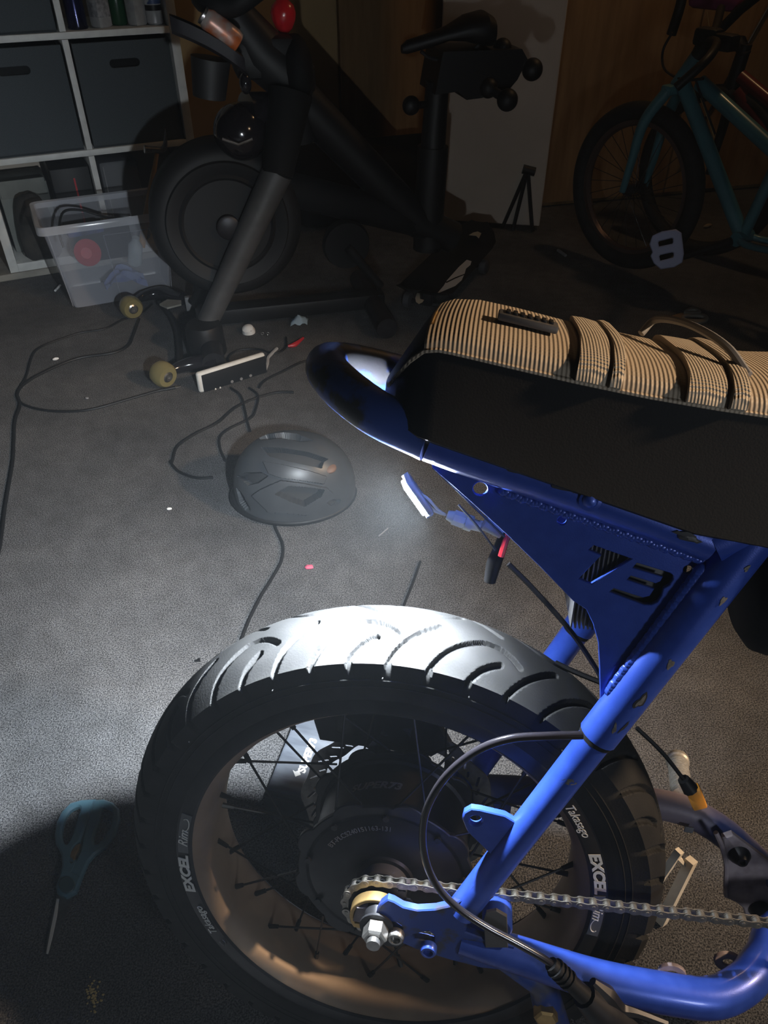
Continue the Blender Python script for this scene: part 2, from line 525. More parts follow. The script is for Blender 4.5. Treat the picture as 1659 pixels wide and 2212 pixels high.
tyre = make_tyre()
mbx = MB()
for r_ in (.2545, .2475):
    mbx.tube([polar(2 * PI * k / 120, r_, .0534) for k in range(120)], .0009, 6, closed=True)
obj('sidewall_rib', mbx, M_RUBBER, tyre)
mbx = MB()
for a in (1.30, 1.62, 2.05, 2.5, .9):
    p = polar(a, .258, .0533); mbx.tube([p, p + Vector((0, -.005, .002))], .0006, 5)
obj('moulding_hair', mbx, M_RUBBER, tyre)

# ---- rim, spokes, stickers
rp = [(.2145, .0500), (.2125, .047), (.206, .040), (.2015, .028), (.200, .012), (.200, -.012),
      (.2015, -.028), (.206, -.040), (.2125, -.047), (.2145, -.0500), (.224, -.044), (.214, 0), (.224, .044), (.2145, .0500)]
rim = obj('rim', MB().lathe(rp, HUB, YX, 144, cap=False), M_RIM, bike, sharp=32, label='inner rim with warm light put into its bronze colour')
for s_ in (1, -1):  # same rim as the inner band, in its unlit black tone
    obj('rim_wall', MB().lathe([(.231, .0495 * s_), (.2315, .052 * s_), (.229, .0530 * s_), (.216, .0525 * s_), (.2135, .0505 * s_), (.2145, .0495 * s_), (.231, .0495 * s_)], HUB, YX, 144, cap=False), M_BLACKMET, rim, sharp=32, label='black rim side')
sp_mesh = {}
for side in (1, -1):
    for lean in (1, -1):
        d = lean * math.radians(19)
        p0 = Vector((.098 * math.sin(d), -.043 * side, .098 * math.cos(d))); p1 = Vector((0, -.010 * side, .199))
        dirv = (p1 - p0).normalized()
        m = MB().tube([p0, p1], .00135, 6)
        m.tube([p1 - dirv * .012, p1 + dirv * .004], [.0026, .0032], 6)
        sp_mesh[(side, lean)] = m
first = {}
for k in range(36):
    side = 1 if k % 2 == 0 else -1; lean = 1 if (k // 2) % 2 == 0 else -1
    key = (side, lean)
    if key not in first:
        o = obj('spoke', sp_mesh[key], M_SPOKE, rim); first[key] = o
    else:
        o = first[key].copy(); COL.objects.link(o); o.parent = rim
    o.location = HUB; o.rotation_euler = (0, math.radians(k * 10 + 4), 0)


def arc_text(name, body, size, centre_deg, r0, w, mat, parent, shear=0.0, sx=1.0, bold=0.0):
    v, f = text(body, size, .0006, shear, None, sx=sx, bold=bold)
    v = [polar(math.radians(centre_deg) - p.x * sx / r0, r0 + p.y, w + p.z) for p in v]
    return obj(name, MB().add(v, f), mat, parent, smooth=False)


def arc_band(name, a0, a1, r0, r1, w, mat, parent):
    m = MB(); n = 24; o = []
    for i in range(n + 1):
        a = math.radians(a0 + (a1 - a0) * i / n)
        o.append([polar(a, r0, w), polar(a, r1, w), polar(a, r1, w + .0004), polar(a, r0, w + .0004)])
    m.loft(o); return obj(name, m, mat, parent)


for base in (187.5, 15.0):
    arc_band('sticker', base - 22, base - 7.8, .2168, .2285, .0532, M_STICKER, rim)
    arc_text('lettering', 'EXCEL', .0150, base, .2226, .0541, M_PRINT, rim, .15, 1.22, .0007)
    arc_text('lettering', 'Rim', .0150, base - 13.2, .2222, .0541, M_PRINT, rim, .35, .95)
    arc_text('lettering', 'Takasago', .0125, base + 18.0, .2222, .0541, M_PRINT, rim, .35, .92)
    sw = [polar(math.radians(base - 18.3 - 2.2 * math.sin(t)), .2222 + .0042 * math.cos(t), .0541) for t in np.linspace(.9, 5.2, 16)]
    obj('swash', MB().tube(sw, .0006, 5), M_PRINT, rim)
    sw = [polar(math.radians(base + 27.2 + 1.3 * math.sin(t)), .2215 + .003 * math.cos(t), .0541) for t in np.linspace(-.6, 3.9, 14)]
    obj('swash', MB().tube(sw, .0005, 5), M_PRINTDIM, rim)

# ---- hub motor
hp = [(.001, .050), (.030, .050), (.032, .0475), (.080, .0475), (.083, .0455), (.087, .0455), (.0895, .043), (.0895, .036), (.086, .034), (.086, -.034), (.0895, -.036), (.0895, -.043), (.08, -.047), (.001, -.047)]
hub = obj('hub_motor', MB().lathe(hp, HUB, YX, 96), M_BLACKMET, bike, label='black hub motor drum')
scal = []
for k in range(288):
    a = 2 * PI * k / 288
    rr = .0945 + .0065 * max(0, math.cos(9 * a + .4)) ** .6
    scal.append((rr * math.cos(a), rr * math.sin(a)))
hole = [(.083 * math.cos(2 * PI * k / 72), .083 * math.sin(2 * PI * k / 72)) for k in range(72)]
for s_ in (.0425, -.0425):
    v, f = plate(scal, [hole], .006, .001, lambda p: (p.x, -(s_ + p.z), WR_ + p.y))
    obj('spoke_flange', MB().add(v, f), M_BLACKMET, hub)
v, f = text('BT-PLCS2401S1163-131', .0085, .0004)
obj('lettering', MB().add([polar(math.radians(118) - p.x * .92 / .070, .070 + p.y, .0480 + p.z) for p in v], f), M_PRINTDIM, hub, smooth=False)
v, f = text('SUPER73', .014, .0004, shear=.25, bold=.0004)
obj('lettering', MB().add([polar(math.radians(104) - p.x * 1.1 / .087, .0866 + p.z, .002 - p.y) for p in v], f), M_PRINTDIM, hub, smooth=False)
obj('bearing_collar', MB().lathe([(.0205, .049), (.0255, .049), (.0255, .061), (.024, .0625), (.0205, .0625), (.0205, .057), (.001, .057)], HUB, YX, 48, cap=False), M_DGREY, hub)
for k in range(9):
    mbx = MB().lathe([(.0035, 0), (.0035, .003), (.001, .003)], polar(2 * PI * k / 9 + .2, .0885 - .004, .0475), YX, 8)
    obj('cover_screw', mbx, M_BLACKMET, hub)

# ---- brake rotor on the far side
RW = -.062
slots = []
for k in range(24):
    a = 2 * PI * k / 24
    for rr, da, ln in ((.106, 0, .012), (.1005, .13, .007)):
        ca = a + da; tx_ = Vector((math.cos(ca + .9), math.sin(ca + .9))); nx_ = Vector((-tx_.y, tx_.x)); c0 = Vector((rr * math.cos(ca), rr * math.sin(ca)))
        pl = []
        for t in range(5): pl.append(c0 + tx_ * ln / 2 + tx_ * .0016 * math.sin(PI * t / 4) * 1 + nx_ * .0016 * math.cos(PI * t / 4))
        for t in range(5): pl.append(c0 - tx_ * ln / 2 - tx_ * .0016 * math.sin(PI * t / 4) - nx_ * .0016 * math.cos(PI * t / 4))
        slots.append([(q.x, q.y) for q in pl])
outer = []
for k in range(192):
    a = 2 * PI * k / 192; outer.append(((.1165 + .0025 * math.cos(12 * a)) * math.cos(a), (.1165 + .0025 * math.cos(12 * a)) * math.sin(a)))
inner = [((.095 + .002 * math.cos(12 * 2 * PI * k / 96)) * math.cos(2 * PI * k / 96), (.095 + .002 * math.cos(12 * 2 * PI * k / 96)) * math.sin(2 * PI * k / 96)) for k in range(96)]
v, f = plate(outer, [inner] + slots, .0022, 0, lambda p: (p.x, -(RW + p.z), WR_ + p.y))
rotor = obj('brake_disc', MB().add(v, f), pm('disc_steel', (.20, .195, .19), (.14, .135, .13), 90, rough=.4, metal=.8), bike, label='slotted steel brake disc')
mbx = MB()
for k in range(6):
    a = 2 * PI * k / 6 + .3
    mbx.tube(catmull([polar(a, .026, RW), polar(a + .25, .06, RW), polar(a + .62, .097, RW)], 5), [.010, .006, .0075], 6)
obj('disc_spider', mbx, M_BLACKMET, rotor)
cal = MB()
v, f = plate([(-.075, .085), (.055, .082), (.075, .10), (.06, .125), (.015, .150), (-.06, .148), (-.085, .12)],
             [[(-.03 + .005 * math.cos(t), .128 + .005 * math.sin(t)) for t in np.linspace(0, 6, 12)], [(-.025 + .006 * math.cos(t), .108 + .006 * math.sin(t)) for t in np.linspace(0, 6, 12)],
              [(.02, .115), (.032, .118), (.03, .104)], [(.005, .10), (-.008, .10), (-.002, .112)]], .012, .002, lambda p: (p.x - .02, -(RW - .004 + p.z), WR_ + p.y))
cal.add(v, f)
cal.box((-.055, .075, WR_ + .118), (.05, .034, .045), .006)
obj('brake_caliper', cal, M_BLACKMET, bike)

# ---- frame
frame = obj('frame', MB().tube([b(1535, 1165, .09), b(1400, 1112, .09), b(1150, 1025, .09), b(1000, 975, .09), b(930, 948, .09)], .0180, 18), M_BLUE, bike)
fv = Vector
# tail hoop joins the two seat rails
h0 = b(930, 948, .09)
hoop = [h0, h0 + fv((-.045, .012, .014)), h0 + fv((-.085, .050, .028)), h0 + fv((-.101, .09, .034)), h0 + fv((-.085, .130, .028)), h0 + fv((-.045, .168, .014)), h0 + fv((0, .18, 0))]
obj('tail_hoop', MB().tube(catmull(hoop, 7), .0185, 18), pm('scuffed_hoop', (.03, .075, .34), (.03, .03, .036), 26, rough=.38, metal=.2, bump=.1, bscale=200, coat=.15, lo=.54, hi=.62), frame, label='scuffed tail hoop')
r1 = b(1535, 1165, .09)
obj('seat_rail', MB().tube([fv((r1.x, .09, r1.z)), fv((h0.x, .09, h0.z))], .0180, 16), M_BLUE, frame)
obj('seat_rail_brace', MB().tube([r1 + fv((.0, .0, 0)), r1 + fv((.07, -.002, .045)), r1 + fv((.2, .0, .09))], .019, 16), M_BLUE, frame)
v, f = plate([(-.05, -.07), (.0, -.075), (.0, .075), (-.05, .07)], [[(-.025 + .012 * math.cos(t), .0 + .012 * math.sin(t)) for t in np.linspace(0, 6, 14)]], .005, .001, lambda p: (h0.x + p.x + .03, p.y, h0.z + .014 - p.x * .3 + p.z))
obj('seat_pan', MB().add(v, f), M_BLUE, frame)
# struts: upper sleeve and the thinner lower tube
sA, sB, sC = b(1590, 1205, .092), b(1292, 1588, .092), b(998, 1965, .094)
for sgn, nm in ((1, 'r'), (-1, 'l')):
    q = [fv((p.x, p.y * sgn, p.z)) for p in (sA, sB, sC)]
    obj('strut', MB().tube([q[0] + (q[0] - q[1]) * .25, q[0], q[1], q[1] + (q[2] - q[1]).normalized() * .001], [.0172, .0172, .0172, .0155], 20), M_BLUE, frame)
    obj('strut_tube', MB().tube([q[1] + (q[0] - q[1]) * .1, q[2]], [.0148, .0148], 20), M_BLUE, frame)
    dv = (q[2] - q[1]).normalized()
    obj('strut_band', MB().tube([q[1] + dv * .0005, q[1] + dv * .005], .0156, 20), M_MATTE, frame)
# paint chips on the struts and rails
for (px, py, rx, ry, rot, mt) in ((1382, 1518, .0085, .0035, 58, 0), (1382, 1518, .0062, .0019, 58, 1), (1446, 1438, .0045, .0026, 40, 1), (1560, 1300, .004, .002, 50, 1), (1325, 1577, .0055, .0014, 35, 1),
                                  (1345, 1575, .007, .0012, 60, 0), (1223, 1695, .003, .007, 20, 1), (1130, 1828, .0035, .003, 20, 1), (1060, 1880, .0028, .010, -30, 0), (1052, 1915, .004, .005, 10, 1), (1612, 1230, .003, .0015, 50, 1)):
    c = b(px, py, .1125 if py < 1580 else .1115); ax = (sB - sA).normalized()
    # lay the chip on the tube skin
    tA, tR = (sA, .0172) if py < 1585 else (sB, .0148)
    axl = tA + ax * (c - tA).dot(ax); nrm = (FB.I.to_3x3() @ (CAM - MBK @ axl)); nrm = (nrm - ax * nrm.dot(ax)).normalized()
    off = (c - axl) - nrm * (c - axl).dot(nrm); side = max(-.8, min(.8, off.dot(ax.cross(nrm)) / tR))
    nn_ = (nrm * math.sqrt(1 - side * side) + ax.cross(nrm) * side).normalized(); tt_ = ax.cross(nn_)
    m = MB(); pts = []
    for k in range(14):
        t = 2 * PI * k / 14; rj = 1 + .25 * math.sin(3 * t + px) + .12 * math.cos(5 * t)
        u_, w_ = rx * rj * math.cos(t), ry * rj * math.sin(t)
        cr, sr = math.cos(math.radians(rot - 52)), math.sin(math.radians(rot - 52))
        uu, ww = u_ * cr - w_ * sr, u_ * sr + w_ * cr
        ang = ww / tR
        rr = tR + (.0003 if mt == 0 else .0005)
        pts.append(axl - nn_ * 0 + ax * uu + (nn_ * math.cos(ang) + tt_ * math.sin(ang)) * rr)
    ctr = sum(pts, fv((0, 0, 0))) / 14; ctr = axl + ax * (ctr - axl).dot(ax) + nn_ * (tR + (.0003 if mt == 0 else .0006))
    m.add(pts + [ctr], [(k, (k + 1) % 14, 14) for k in range(14)])
    obj('paint_chip', m, M_CHIP if mt else M_CHIPD, frame)

# gusset plate with the cut-out number
PW = .090


def bx(px, py, w=PW): q = b(px, py, w); return (q.x, q.z)


def z4(l): return [bx(860 + x / 2.0763, 950 + y / 2.0763) for x, y in l]


out_p = [bx(*p) for p in ((925, 972), (1000, 1000), (1160, 1055), (1350, 1128), (1540, 1196), (1552, 1215), (1440, 1372), (1305, 1555), (1299, 1520), (1297, 1440), (1294, 1390), (1283, 1350), (1268, 1318), (1240, 1300), (1170, 1228), (1100, 1160), (1010, 1078), (935, 1012))]
seven = z4([(878, 474), (1057, 538), (935, 612), (868, 656), (805, 630), (908, 524), (848, 500)])
three = z4([(1072, 553), (1225, 600), (1241, 612), (1240, 632), (1222, 660), (1196, 674), (1187, 706), (1168, 735), (1140, 748), (1105, 748), (943, 688), (968, 668), (1100, 710), (1128, 704), (1146, 676), (1022, 634), (1045, 611), (1158, 646), (1176, 638), (1185, 622), (1048, 581)])


def circ(px, py, r, n=16): c = bx(px, py); return [(c[0] + r * math.cos(2 * PI * k / n), c[1] + r * math.sin(2 * PI * k / n)) for k in range(n)]


v, f = plate(out_p, [seven, three, circ(1037, 1058, .0062), circ(1214, 1127, .0042), circ(1487, 1233, .0042)], .0045, .0006, lambda p: (p.x, -(PW - .004 + p.z), p.y))
gus = obj('gusset_plate', MB().add(v, f), M_BLUE, frame, label='blue side plate with 73 cut through it')
v, f = plate(out_p, [], .0045, .0006, lambda p: (p.x, (PW - .004 + p.z), p.y))
obj('gusset_plate', MB().add(v, f), M_BLUE, frame)


def weld(p0, p1, n, r):
    m = MB()
    for k in range(n):
        t = k / (n - 1); c = p0.lerp(p1, t) + fv((0, 0, .0008 * math.sin(k * 1.9)))
        m.ell(c, (r, r * .8, r), 8, 6)
    return m


obj('weld_bead', weld(b(1085, 1062, .0905), b(1525, 1214, .0905), 62, .0036), M_BLUE, frame, stuff=True)
obj('weld_bead', weld(b(1516, 1232, .093), b(1322, 1492, .093), 50, .0062), M_BLUE, frame, stuff=True)
obj('rivet', MB().ell(b(1275, 1081, .11), (.006, .004, .006), 14, 8).lathe([(.0085, 0), (.0085, .0012), (.006, .002)], b(1275, 1081, .1085), YX, 16), M_BLUE, frame)
for px, py, rx in ((1215, 1048, .012), (1110, 1014, .008), (1418, 1120, .005), (1485, 1160, .010)):
    c = b(px, py, .1088); m = MB(); pts = [c + fv((rx * (1 + .2 * math.sin(3 * k + px)) * math.cos(2 * PI * k / 12), -.0002, -.28 * rx * math.cos(2 * PI * k / 12) + rx * .34 * (1 + .3 * math.cos(4 * k)) * math.sin(2 * PI * k / 12))) for k in range(12)]
    m.add(pts + [c + fv((0, -.0008, 0))], [(k, (k + 1) % 12, 12) for k in range(12)])
    obj('paint_chip', m, M_CHIPD, frame)
    q = [c + (p - c) * .45 + fv((rx * .35, -.0006, -rx * .1)) for p in pts]
    obj('paint_chip', MB().add(q + [c + fv((rx * .35, -.0012, -rx * .1))], [(k, (k + 1) % 12, 12) for k in range(12)]), M_CHIP, frame)

# dropout plate, caliper tab, idler, lower tubes
DW = .104


def bd(px, py, w=DW): q = b(px, py, w); return (q.x, q.z)


dro = [bd(*p) for p in ((812, 1993), (815, 1974), (824, 1956), (838, 1946), (850, 1950), (870, 1962), (900, 1969), (940, 1967), (975, 1959), (1000, 1945), (1022, 1915), (1050, 1905), (1062, 1940), (1010, 1985), (1003, 2015), (1050, 2032), (1110, 2046), (1100, 2096), (1040, 2090), (970, 2072), (900, 2050), (850, 2028), (822, 2012))]
slot1 = [bd(*p) for p in ((823, 1997), (838, 1989), (858, 1992), (872, 2003), (868, 2018), (850, 2006), (828, 2006))]
slot2 = [bd(*p) for p in ((890, 2018), (908, 2014), (926, 2010), (940, 2020), (940, 2040), (922, 2034), (894, 2030))]
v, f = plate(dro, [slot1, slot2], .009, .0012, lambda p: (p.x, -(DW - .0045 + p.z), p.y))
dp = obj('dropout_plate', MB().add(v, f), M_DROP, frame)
v, f = plate(dro, [slot1, slot2], .009, .0012, lambda p: (p.x, (DW - .0045 + p.z), p.y))
obj('dropout_plate', MB().add(v, f), M_BLUE, frame)
tabp = [bd(*p) for p in ((1000, 1781), (1004, 1768), (1018, 1760), (1035, 1762), (1090, 1775), (1115, 1790), (1070, 1875), (1060, 1855), (1040, 1835), (1012, 1808))]
v, f = plate(tabp, [[bd(1027 + 17 * math.cos(t), 1784 + 13 * math.sin(t)) for t in np.linspace(0, 2 * PI, 21)[:-1]]], .008, .001, lambda p: (p.x, -(.094 + p.z), p.y))
obj('strut_tab', MB().add(v, f), M_BLUE, frame)
for px, py in ((856, 2016), (926, 2044)):
    c = b(px, py, .104)
    obj('hex_bolt', MB().lathe([(.0085, 0), (.0085, .006), (.007, .008), (.005, .008), (.0045, .0045), (.001, .0045)], c, YX, 20), M_STEEL if px < 900 else M_BLUE, dp)
ltube = [fv((.085, -.092, .283)), fv((.14, -.096, .276)), fv((.22, -.1, .264)), fv((.29, -.099, .259)), fv((.335, -.094, .257)), fv((.370, -.074, .260)), fv((.396, -.045, .264)), fv((.43, -.012, .278)), fv((.56, 0, .288))]
obj('lower_tube', MB().tube(catmull(ltube, 6), [.0165, .0175, .0185, .019, .019, .019, .019, .019, .020], 20), M_BLUE, frame)
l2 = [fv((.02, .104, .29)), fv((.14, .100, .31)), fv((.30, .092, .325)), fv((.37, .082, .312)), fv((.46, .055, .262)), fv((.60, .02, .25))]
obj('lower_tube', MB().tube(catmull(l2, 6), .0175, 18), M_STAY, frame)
for (px, py, w_, s_) in ((1565, 2060, .045, .013), (1442, 2084, .085, .012)):
    c = b(px, py, w_); pl = [(s_ * 1.1 * math.cos(t), s_ * .8 * math.sin(t)) for t in np.linspace(0, 2 * PI, 17)[:-1]]
    v, f = plate(pl, [[(p[0] * .5, p[1] * .45) for p in pl]], .004, .0008, lambda p: (c.x + p.x + .006, c.y + p.y * .35 + p.z, c.z - .010 + p.y * .8))
    obj('cable_eyelet', MB().add(v, f), M_WEAR, frame)
# idler roller in front of the strut foot
c = b(1074, 1985, .092)
obj('idler_wheel', MB().lathe([(.013, -.016), (.015, -.014), (.015, .010), (.013, .012), (.004, .012), (.004, .014), (.001, .014)], c, YX, 24), M_BLUE, frame)
ib = [bd(*p) for p in ((1046, 1985), (1052, 1966), (1072, 1962), (1094, 1975), (1096, 2040), (1050, 2040))]
v, f = plate(ib, [], .004, .0006, lambda p: (p.x, -(.1055 + p.z), p.y))
obj('idler_bracket', MB().add(v, f), M_DGREY, frame)
# worn bracket on the left lower tube with two socket bolts
BWd = -.052
bk = [(lambda q: (q.x, q.z))(b(px, py, BWd)) for px, py in ((1562, 1806), (1580, 1800), (1700, 1890), (1700, 2030), (1640, 1995), (1614, 1985), (1606, 1955), (1590, 1942), (1566, 1932), (1568, 1870))]
v, f = plate(bk, [], .009, .0015, lambda p: (p.x, -(BWd + p.z), p.y))
br = obj('motor_bracket', MB().add(v, f), M_WEAR, frame, label='worn grey bracket plate')
for px, py in ((1597, 1845), (1641, 1962)):
    c = b(px, py, BWd + .004)
    obj('socket_bolt', MB().lathe([(.0115, -.002), (.0115, .004), (.0075, .010), (.0055, .013), (.0035, .013), (.003, .009), (.001, .009)], c, YX, 24), M_BLACKMET, br)
obj('bracket_lip', MB().tube(catmull([b(px, py, BWd + .006) for px, py in ((1546, 1798), (1560, 1830), (1569, 1870), (1568, 1905), (1570, 1936))], 4), .0028, 8), M_WEAR, br)

# axle, nut, sprocket, torque plate, chain
axm = MB().cyl(HUB + YX * .05, HUB + YX * .128, .0068, seg=20)
obj('axle', axm, M_STEEL, hub)
obj('axle_nut', MB().lathe([(.0125, .107), (.0125, .120), (.0105, .122), (.007, .122)], HUB, YX, 6), M_STEEL, hub)
obj('axle_washer', MB().lathe([(.017, .1045), (.017, .107), (.007, .107)], HUB, YX, 24), M_BLACKMET, hub)
obj('axle_spacer', MB().lathe([(.0145, .062), (.0145, .096), (.010, .104)], HUB, YX, 24), M_BLACKMET, hub)
CWd = .075; SP = fv((-.003, -CWd, .2875)); NT = 17; PITCHC = .0127; RP = PITCHC / (2 * math.sin(PI / NT))
teeth = []
for k in range(NT * 4):
    a = 2 * PI * k / (NT * 4); rr = RP + (.0035, .0015, -.0035, .0015)[k % 4]; teeth.append((rr * math.cos(a), rr * math.sin(a)))
v, f = plate(teeth, [[(.018 * math.cos(t), .018 * math.sin(t)) for t in np.linspace(0, 2 * PI, 25)[:-1]]], .0022, .0003, lambda p: (SP.x + p.x, SP.y + p.z, SP.z + p.y))
obj('sprocket', MB().add(v, f), M_BLACKMET, hub)
tq = []
for t in np.linspace(math.radians(215), math.radians(25), 26): tq.append((SP.x + .0262 * math.cos(t), SP.z + .0262 * math.sin(t)))
tq += [(.066, .300), (.070, .291), (.03, .285), (.0, .272)]
tqi = [(SP.x + .0232 * math.cos(t), SP.z + .0232 * math.sin(t)) for t in np.linspace(math.radians(205), math.radians(30), 18)] + [(.035, .296), (.02, .289), (.0, .2805)]
v, f = plate(tq, [tqi], .012, .0006, lambda p: (p.x, -(.086 + p.z), p.y))
obj('torque_plate', MB().add(v, f), M_BRASS, frame)
v, f = plate([(SP.x - .022, .282), (SP.x + .03, .276), (SP.x + .034, .300), (SP.x + .012, .306), (SP.x - .019, .301)], [], .010, .001, lambda p: (p.x, -(.088 + p.z), p.y))
obj('chain_adjuster', MB().add(v, f), M_WEAR, frame)
# chain path: left from the far right along the top run, round the sprocket, back along the bottom run
top_dir = (fv((.62, -CWd, .3575)) - fv((0, -CWd, .3215))); path = []
Lp = []
a0 = math.radians(90 + 3.3)
pstart = fv((.62, -CWd, SP.z + RP * math.sin(a0) + .0358)); pend = SP + fv((RP * math.cos(a0), 0, RP * math.sin(a0)))
nlink = int((pend - pstart).length / PITCHC)
dirt = (pend - pstart).normalized()
for k in range(nlink, 0, -1): Lp.append(pend - dirt * PITCHC * k)
st = 2 * PI / NT
k = 0
while a0 + st * k < math.radians(268):
    a = a0 + st * k; Lp.append(SP + fv((RP * math.cos(a), 0, RP * math.sin(a)))); k += 1
lastp = Lp[-1]; nb = int(.22 / PITCHC)
for k in range(1, nb): Lp.append(lastp + fv((PITCHC * k * .999, 0, PITCHC * k * .028)))
pins = MB()
for p in Lp: pins.cyl(p + fv((0, .0048, 0)), p - fv((0, .0048, 0)), .0018, seg=8)
chain = obj('drive_chain', pins, M_CHAIN, bike, label='steel roller chain')


def link_mesh(outer_):
    m = MB(); hw_ = .0038 if outer_ else .0026
    pl = []
    for t in np.linspace(-110, 110, 9): pl.append((PITCHC / 2 + .0043 * math.cos(math.radians(t)), .0043 * math.sin(math.radians(t))))
    pl.append((0, .0030))
    for t in np.linspace(70, 290, 9): pl.append((-PITCHC / 2 + .0043 * math.cos(math.radians(t)), .0043 * math.sin(math.radians(t))))
    pl.append((0, -.0030))
    for s_ in (1, -1):
        m.prism([(x, s_ * hw_ - .0005, z) for x, z in pl], (0, .001, 0))
    if not outer_:
        for s_ in (1, -1): m.cyl((s_ * PITCHC / 2, -.0026, 0), (s_ * PITCHC / 2, .0026, 0), .0039, seg=12)
    return m


lk = [None, None]
for i in range(len(Lp) - 1):
    p0, p1 = Lp[i], Lp[i + 1]; k = i % 2
    if lk[k] is None:
        o = obj('chain_link', link_mesh(k == 0), M_CHAIN, chain); lk[k] = o
    else:
        o = lk[k].copy(); COL.objects.link(o); o.parent = chain
    o.location = (p0 + p1) / 2; d_ = p1 - p0; o.rotation_euler = (0, -math.atan2(d_.z, d_.x), 0)

# ---- seat
xs = [-.026, -.022, -.012, .000, .010, .022, .045, .08, .12, .17, .22, .28, .36, .46, .58]
zw = np.interp(xs, [-.026, -.012, .003, .014, .059, .107, .173, .257, .40, .58], [.822, .842, .862, .870, .863, .855, .846, .838, .832, .830])
hwid = np.interp(xs, [-.026, -.022, -.012, .0, .012, .05], [.030, .052, .075, .091, .1, .1])
zt = np.interp(xs, [-.026, -.012, .003, .012, .033, .064, .107, .17, .24, .30, .4, .58], [.830, .853, .877, .889, .893, .890, .881, .871, .861, .862, .868, .868])
zb = np.interp(xs, [-.026, 0, .24, .58], [.802, .806, .742, .735])
side, top = MB(), MB(); S1, S2 = [], []
for x, zW, h, zT, zB in zip(xs, zw, hwid, zt, zb):
    S1.append([(x, -h, zW), (x, -h - .002, zW * .6 + zB * .4), (x, -h * 1.13, zB + .003), (x, -h * 1.0, zB - .004), (x, h * 1.0, zB - .004), (x, h * 1.13, zB + .003), (x, h + .002, zW * .6 + zB * .4), (x, h, zW)])
    row = []
    for k in range(21):
        t = PI * k / 20; cx_ = -math.copysign(abs(math.cos(t)) ** .62, math.cos(t)); row.append((x, h * cx_, zW + (zT - zW) * math.sin(t) ** .8))
    S2.append(row)
side.loft(S1)
seat = obj('seat', side, M_VINYL, bike, label='black vinyl seat base')
tail = MB().loft(S2[:5], closed_sec=False, cap=False); tail.f.append(tuple(range(21)))
obj('seat_tail', tail, M_VINYL, seat)
top.loft(S2[4:], closed_sec=False, cap=False)
obj('seat_cover', top, M_SEATTOP, seat, label='ribbed fabric seat top')


def seat_pt(x, k, lift=0.0):
    h, zW, zT = np.interp(x, xs, hwid), np.interp(x, xs, zw), np.interp(x, xs, zt)
    t = PI * k; cx_ = -math.copysign(abs(math.cos(t)) ** .62, math.cos(t))
    return fv((x, (h + lift) * cx_, zW + (zT - zW) * math.sin(t) ** .8 + lift * (.4 + .6 * math.sin(t))))


for ysg in (0.0, 1.0):
    obj('piping', MB().tube([seat_pt(x, ysg) for x in np.linspace(-.02, .58, 60)], .0018, 6), M_SEATTOP, seat)


def strap(x0, x1, slant, lift):
    m = MB(); secs = []
    for k in np.linspace(.0, 1.0, 36):
        sh = slant * (k - .2)
        a_, b_ = seat_pt(x0 + sh, k, 0.0), seat_pt(x1 + sh, k, 0.0); a2, m2, b2 = seat_pt(x0 + sh, k, lift), seat_pt((x0 + x1) / 2 + sh, k, lift + .0008), seat_pt(x1 + sh, k, lift)
        secs.append([a_, a2, m2, b2, b_])
    m.loft(secs); return m


for x0, x1, lf in ((.122, .143, .0050), (.146, .154, .0065), (.200, .226, .0050), (.230, .241, .0070)):
    obj('strap', strap(x0, x1, .012, lf), M_WEB, seat)
bdg = MB(); q0, q1 = seat_pt(.062, .36, .003), seat_pt(.105, .36, .003)
sl = math.atan2(q1.z - q0.z, .043)
TB = Matrix.Translation((q0 + q1) / 2) @ Matrix.Rotation(-sl, 4, 'Y') @ Matrix.Rotation(.10, 4, 'X')
bdg.box((0, 0, .002), (.046, .016, .006), .0015, M=TB)
badge = obj('rubber_badge', bdg, M_DGREY, seat)
bm2 = MB()
for i in range(7): bm2.box((-.016 + i * .0055, 0, .0058), (.0035, .010, .002), .0006, M=TB)
obj('badge_relief', bm2, M_BLACK, badge)
hose = [seat_pt(.185, .55, .004), seat_pt(.197, .55, .018), seat_pt(.215, .5, .022), seat_pt(.232, .42, .016), seat_pt(.245, .30, .003)]
obj('strap_tail', MB().tube(catmull(hose, 6), .0032, 8), M_MGREY, seat)
obj('seam_thread', MB().tube([seat_pt(.012 + .002 * math.sin(k), k, .0008) for k in np.linspace(.28, .45, 10)], .0009, 5), M_BRASS, seat)

# ---- battery and finned controller between the plates
obj('seat_mast', MB().tube(catmull([fv((.60, 0, .27)), fv((.655, 0, .40)), fv((.64, 0, .58)), fv((.56, 0, .74))], 5), .021, 14), M_BLUE, frame)
obj('seat_end', MB().loft([[(.579, -.098, .745), (.579, -.1, .83), (.579, -.06, .866), (.579, .06, .866), (.579, .1, .83), (.579, .098, .745)], [(.586, -.09, .75), (.586, -.092, .825), (.586, -.055, .858), (.586, .055, .858), (.586, .092, .825), (.586, .09, .75)]]), M_VINYL, seat)
obj('battery_case', MB().lathe([(.001, 0), (.05, 0), (.062, .008), (.066, .02), (.066, .30), (.001, .30)], b(1600, 1255, .0), fv((1, 0, .1)), 40), M_MATTE, bike)
cA_, cB_ = b(1238, 1250, .06), b(1465, 1262, .06); czl = b(1285, 1338, .06).z
cw_, cm_ = cB_.x - cA_.x, (cA_.x + cB_.x) / 2
ctr = MB().box((cm_ + .006, -.028, czl + .045), (cw_ - .012, .10, .09), .004)
for i in range(9): ctr.box((cA_.x + .0012 + i * .0035, -.025, czl + .045), (.0012, .112, .088))
obj('motor_controller', ctr, M_DGREY, bike, label='finned dark controller box')

